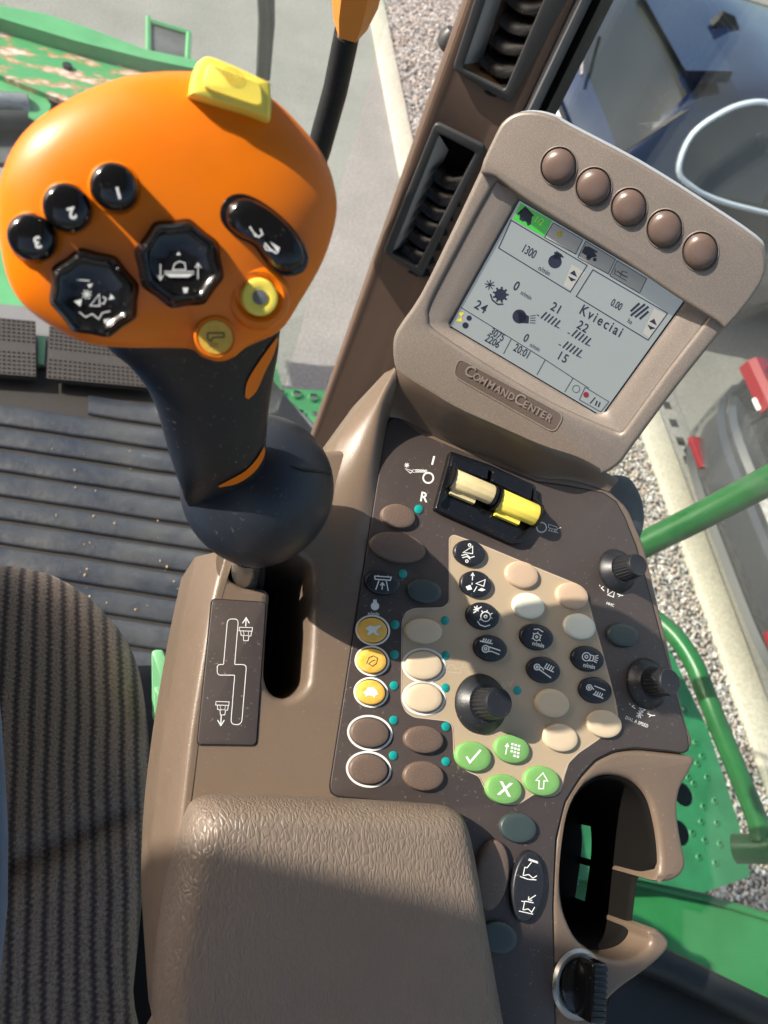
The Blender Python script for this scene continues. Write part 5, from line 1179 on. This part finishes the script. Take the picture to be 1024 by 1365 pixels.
# gravel stones
def stones(x0, x1, y0, y1, cnt, s0, s1):
    base = np.array([(1, 0, 0), (-1, 0, 0), (0, 1, 0), (0, -1, 0), (0, 0, 1), (0, 0, -1)], float)
    fc = np.array([(0, 2, 4), (2, 1, 4), (1, 3, 4), (3, 0, 4), (2, 0, 5), (1, 2, 5), (3, 1, 5), (0, 3, 5)])
    c = np.column_stack([rng.uniform(x0, x1, cnt), rng.uniform(y0, y1, cnt), rng.uniform(0, .018, cnt)])
    sc_ = rng.uniform(s0, s1, (cnt, 1, 1)) * rng.uniform(.6, 1.3, (cnt, 6, 1))
    a = rng.uniform(0, 6.28, cnt); b = rng.uniform(-.6, .6, cnt)
    ca, sa, cb, sb_ = np.cos(a), np.sin(a), np.cos(b), np.sin(b)
    Rm = np.zeros((cnt, 3, 3)); Rm[:, 0, 0] = ca*cb; Rm[:, 0, 1] = -sa; Rm[:, 0, 2] = ca*sb_; Rm[:, 1, 0] = sa*cb; Rm[:, 1, 1] = ca; Rm[:, 1, 2] = sa*sb_; Rm[:, 2, 0] = -sb_; Rm[:, 2, 2] = cb
    v = np.einsum('nij,nkj->nki', Rm, base[None]*sc_*np.array([1, 1, .7])) + c[:, None]
    f = (fc[None] + 6*np.arange(cnt)[:, None, None]).reshape(-1, 3)
    me = bpy.data.meshes.new('stones'); v = v.reshape(-1, 3)
    me.vertices.add(len(v)); me.vertices.foreach_set('co', v.ravel()); me.loops.add(len(f)*3); me.loops.foreach_set('vertex_index', f.ravel()); me.polygons.add(len(f)); me.polygons.foreach_set('loop_start', np.arange(0, len(f)*3, 3)); me.update(); me.validate()
    return me
me = stones(1.73, 2.87, -.6, 9, 70000, .006, .0145)
tag(link('gravel', me, M['stone'], WORLD, None, smooth=False), 'pale grey and tan gravel between the two kerbs', 'gravel', kind='stuff')

# ------------------------------------------------------------------ parked cars (rear at x = 0, nose towards +x)
def car(name, X, Y, wd, Lc, paint, bumper, label, zr, chrome, yaw=0.0):
    Mx = Matrix.Translation((X, Y, 0)) @ Matrix.Rotation(yaw, 4, 'Z')
    t = bpy.data.objects.new(name, None); col.objects.link(t); t.matrix_basis = Mx; WM[t.name] = Mx; tag(t, label, 'car', 'cars parked beyond the drain kerb')
    W = wd/2
    def top(x):
        xs = [0, .05, .14, .45, .8, 1.6, 2.4, 3.0, 3.5, Lc-.3, Lc]; zs = [.78, .93, .99, zr-.16, zr-.02, zr, zr-.06, zr-.34, .98, .86, .62]
        return float(np.interp(x, xs, zs))
    def wid(x): return W*float(np.interp(x, [0, .12, .5, 1.2, Lc-1, Lc-.3, Lc], [.86, .95, .99, 1, .99, .93, .80]))
    def sec(x):
        h = top(x); ww = wid(x); zb = min(.93, h-.04); k = max(0., min(1., (h-.99)/.4))
        return [(ww*.93, .22), (ww*.98, .40), (ww, .62), (ww*.985, .80), (ww*(.96), zb), (ww*(.94-.10*k), zb+(h-zb)*.42), (ww*(.90-.15*k), zb+(h-zb)*.80), (ww*(.80-.14*k), h-.015), (ww*.4, h+.012*k), (0, h+.02*k)]
    xs = [0, .03, .08, .14, .22, .32, .45, .6, .8, 1.1, 1.6, 2.1, 2.4, 2.7, 3.0, 3.25, 3.5, 3.9, Lc-.3, Lc-.1, Lc]
    def full(x):
        h = sec(x); h_ = smooth_loop([Vector((0, y, z)) for y, z in h], 3, closed=False)
        L_ = [Vector((x, p.y, p.z)) for p in h_]; R_ = [Vector((x, -p.y, p.z)) for p in reversed(h_[:-1])]
        return L_ + R_
    Q = [full(x) for x in xs]
    link('car_body', rings(Q, True, True, closed=False), paint, Mx, t, smooth=35)
    def patch(nm, x0, x1, j0, j1, m, off=.006, par=None, nx=7, sgn=1, rx=None):
        rr = []
        for i in range(nx+1):
            f_ = x0+(x1-x0)*i/nx; S = full(f_); r_ = []
            J0, J1 = (j0(i/nx), j1(i/nx)) if callable(j0) else (j0, j1)
            for b in range(7):
                j = J0+(J1-J0)*b/6; ja = int(j); jb = min(ja+1, len(S)-1); p = S[ja]*(1-(j-ja))+S[jb]*(j-ja)
                cen = Vector((p.x, 0, .7)); d = (p-cen).normalized()
                if p.x < .5: d = (d+Vector((-.8, 0, 0))).normalized()
                r_.append(p+d*off)
            rr.append(r_)
        o = link(nm, rings(rr, False, False, closed=False), m, Mx, par or t, smooth=50); return o, rr
    nS = len(Q[0])
    # side glass with bright surround, both flanks
    for side in (1, -1):
        lo, hi = 11.8, 19.3
        def g_(t_): return .42+.58*(1-(1-min(1, t_/.26))**2.1)**.6
        def J0_(t_): m0 = 14.6; return m0-(m0-lo)*g_(t_)
        def J1_(t_): m0 = 14.6; return m0+(hi-m0)*g_(t_)**1.25
        if side == -1: jj = lambda t_: nS-1-J0_(t_) ; jk = lambda t_: nS-1-J1_(t_)
        else: jj = J0_; jk = J1_
        o, rr = patch('side_window', .53, 2.65, jj, jk, M['carglass'], .006, nx=30)
        loop = [r[0] for r in rr] + [p for p in rr[-1][1:]] + [r[-1] for r in reversed(rr[:-1])]
        loop = smooth_loop(loop[::2], 4); loop.append(loop[0]); loop.append(loop[1])
        link('window_trim', tube(loop, .016 if chrome else .012, 8, False), M['chrome'] if chrome else M['seal'], Mx, o)
        for xb in (1.18, 1.95):
            patch('door_pillar', xb, xb+.08, (lambda t_: nS-1-lo) if side == -1 else (lambda t_: lo), (lambda t_: nS-1-hi) if side == -1 else (lambda t_: hi), M['seal'], .010, par=o, nx=2)
    mid = (nS-1)/2
    rw, rr = patch('rear_window', .16, .46, mid-8.2, mid+8.2, M['carglass'], .006)
    link('rear_wiper', tube([Vector((.10, 0, 1.02)), Vector((.12, .2, 1.10)), Vector((.2, .42, 1.18))], .012, 8), M['steel'], Mx, t)
    # spoiler, rear panel, lights, bumper, plate
    link('spoiler', rings([[(.40, y, zr-.10), (.33, y, zr-.05), (.60, y, zr+.01), (.62, y, zr-.05)] for y in (-W*.68, -W*.4, W*.4, W*.68)]), paint, Mx, t, smooth=30)
    for s in (1, -1):
        lt = link('tail_light', rings([[(x_+.0, s*y_, z_) for x_, z_ in ((.01, .76), (-.012, .78), (-.006, .84), (.02, .87), (.08, .87), (.08, .77), (.05, .75))] for x_, y_ in ((0.0, W*.62), (0.0, W*.72), (.015, W*.84), (.045, W*.95))]), M['red'], Mx, t, smooth=30)
        link('reverse_lamp', box(-.022, .0, min(s*W*.64, s*W*.72), max(s*W*.64, s*W*.72), .775, .795, .004), M['whitelens'], Mx, lt)
        link('reflector', box(-.155, -.06, min(s*W*.50, s*W*.72), max(s*W*.50, s*W*.72), .41, .445, .01), M['red'], Mx, t)
    bs = []
    for a in range(17):
        y = -W*1.0 + 2*W*a/16; cv_ = .26*(abs(y)/W)**5
        bs.append([(x_+cv_, y, z_) for x_, z_ in ((-.02, .70), (-.10, .69), (-.125, .66), (-.12, .62), (-.15, .60), (-.155, .50), (-.14, .40), (-.10, .34), (-.12, .30), (-.06, .22), (.1, .22), (.2, .6))])
    bp_ = link('rear_bumper', rings(bs), bumper, Mx, t, smooth=35)
    link('bumper_groove', tube([Vector((-.128 + .26*(abs(-W+2*W*a/16)/W)**5, -W+2*W*a/16, .585)) for a in range(17)], .010, 6), M['seal'], Mx, bp_)
    link('hatch_line', tube([Vector((-.005, y, z)) for y, z in ((W*.62, .70), (W*.60, .8), (W*.6, .92))], .006, 6), M['seal'], Mx, t)
    pl = link('number_plate', box(-.030, -.012, -.26, .26, .745, .855, .004), M['plate'], Mx, t)
    link('plate_band', box(-.034, -.029, .205, .258, .75, .85, .001), M['plateblue'], Mx, pl)
    link('plate_recess', box(-.012, -.004, -.32, .32, .715, .885, .004), M['seal'], Mx, t)
    # shark fin
    link('roof_antenna', rings([[(.72+a_, -.03*k, zr-.015+z_), (.72+a_, .03*k, zr-.015+z_), (.80+b_, .02*k, zr-.02+z_), (.80+b_, -.02*k, zr-.02+z_)] for a_, b_, k, z_ in ((0, .13, 1, 0), (.02, .10, .8, .035), (.03, .04, .3, .075))]), M['seal'], Mx, t, smooth=30)
    for x in (.85, Lc-.9):
        for s in (1, -1):
            y = s*(W-.11)
            wh = link('wheel', (lambda mm: (mm.transform(Matrix.Translation((x, y, .33)) @ Matrix.Rotation(math.pi/2, 4, 'X')), mm)[1])(lathe([(.20, -.11), (.32, -.11), (.335, -.07), (.335, .07), (.32, .11), (.20, .11), (.19, .07), (0, .06)], 28)), M['tyre'], Mx, t)
            link('rim', (lambda mm: (mm.transform(Matrix.Translation((x, y+s*.07, .33)) @ Matrix.Rotation(-s*math.pi/2, 4, 'X')), mm)[1])(lathe([(.2, 0), (.2, .03), (.17, .02), (.05, .03), (0, .03)], 28)), M['silver'], Mx, wh)
    return t
car('parked_car', 2.32, 4.5, 1.80, 4.5, M['blue'], M['blue'], 'dark blue parked car with bright trim round its side windows', 1.50, True)
car('parked_car', 2.94, 1.50, 1.86, 4.4, M['blackcar'], M['silver'], 'dark parked car with silver bumper and red tail lights', 1.45, False)
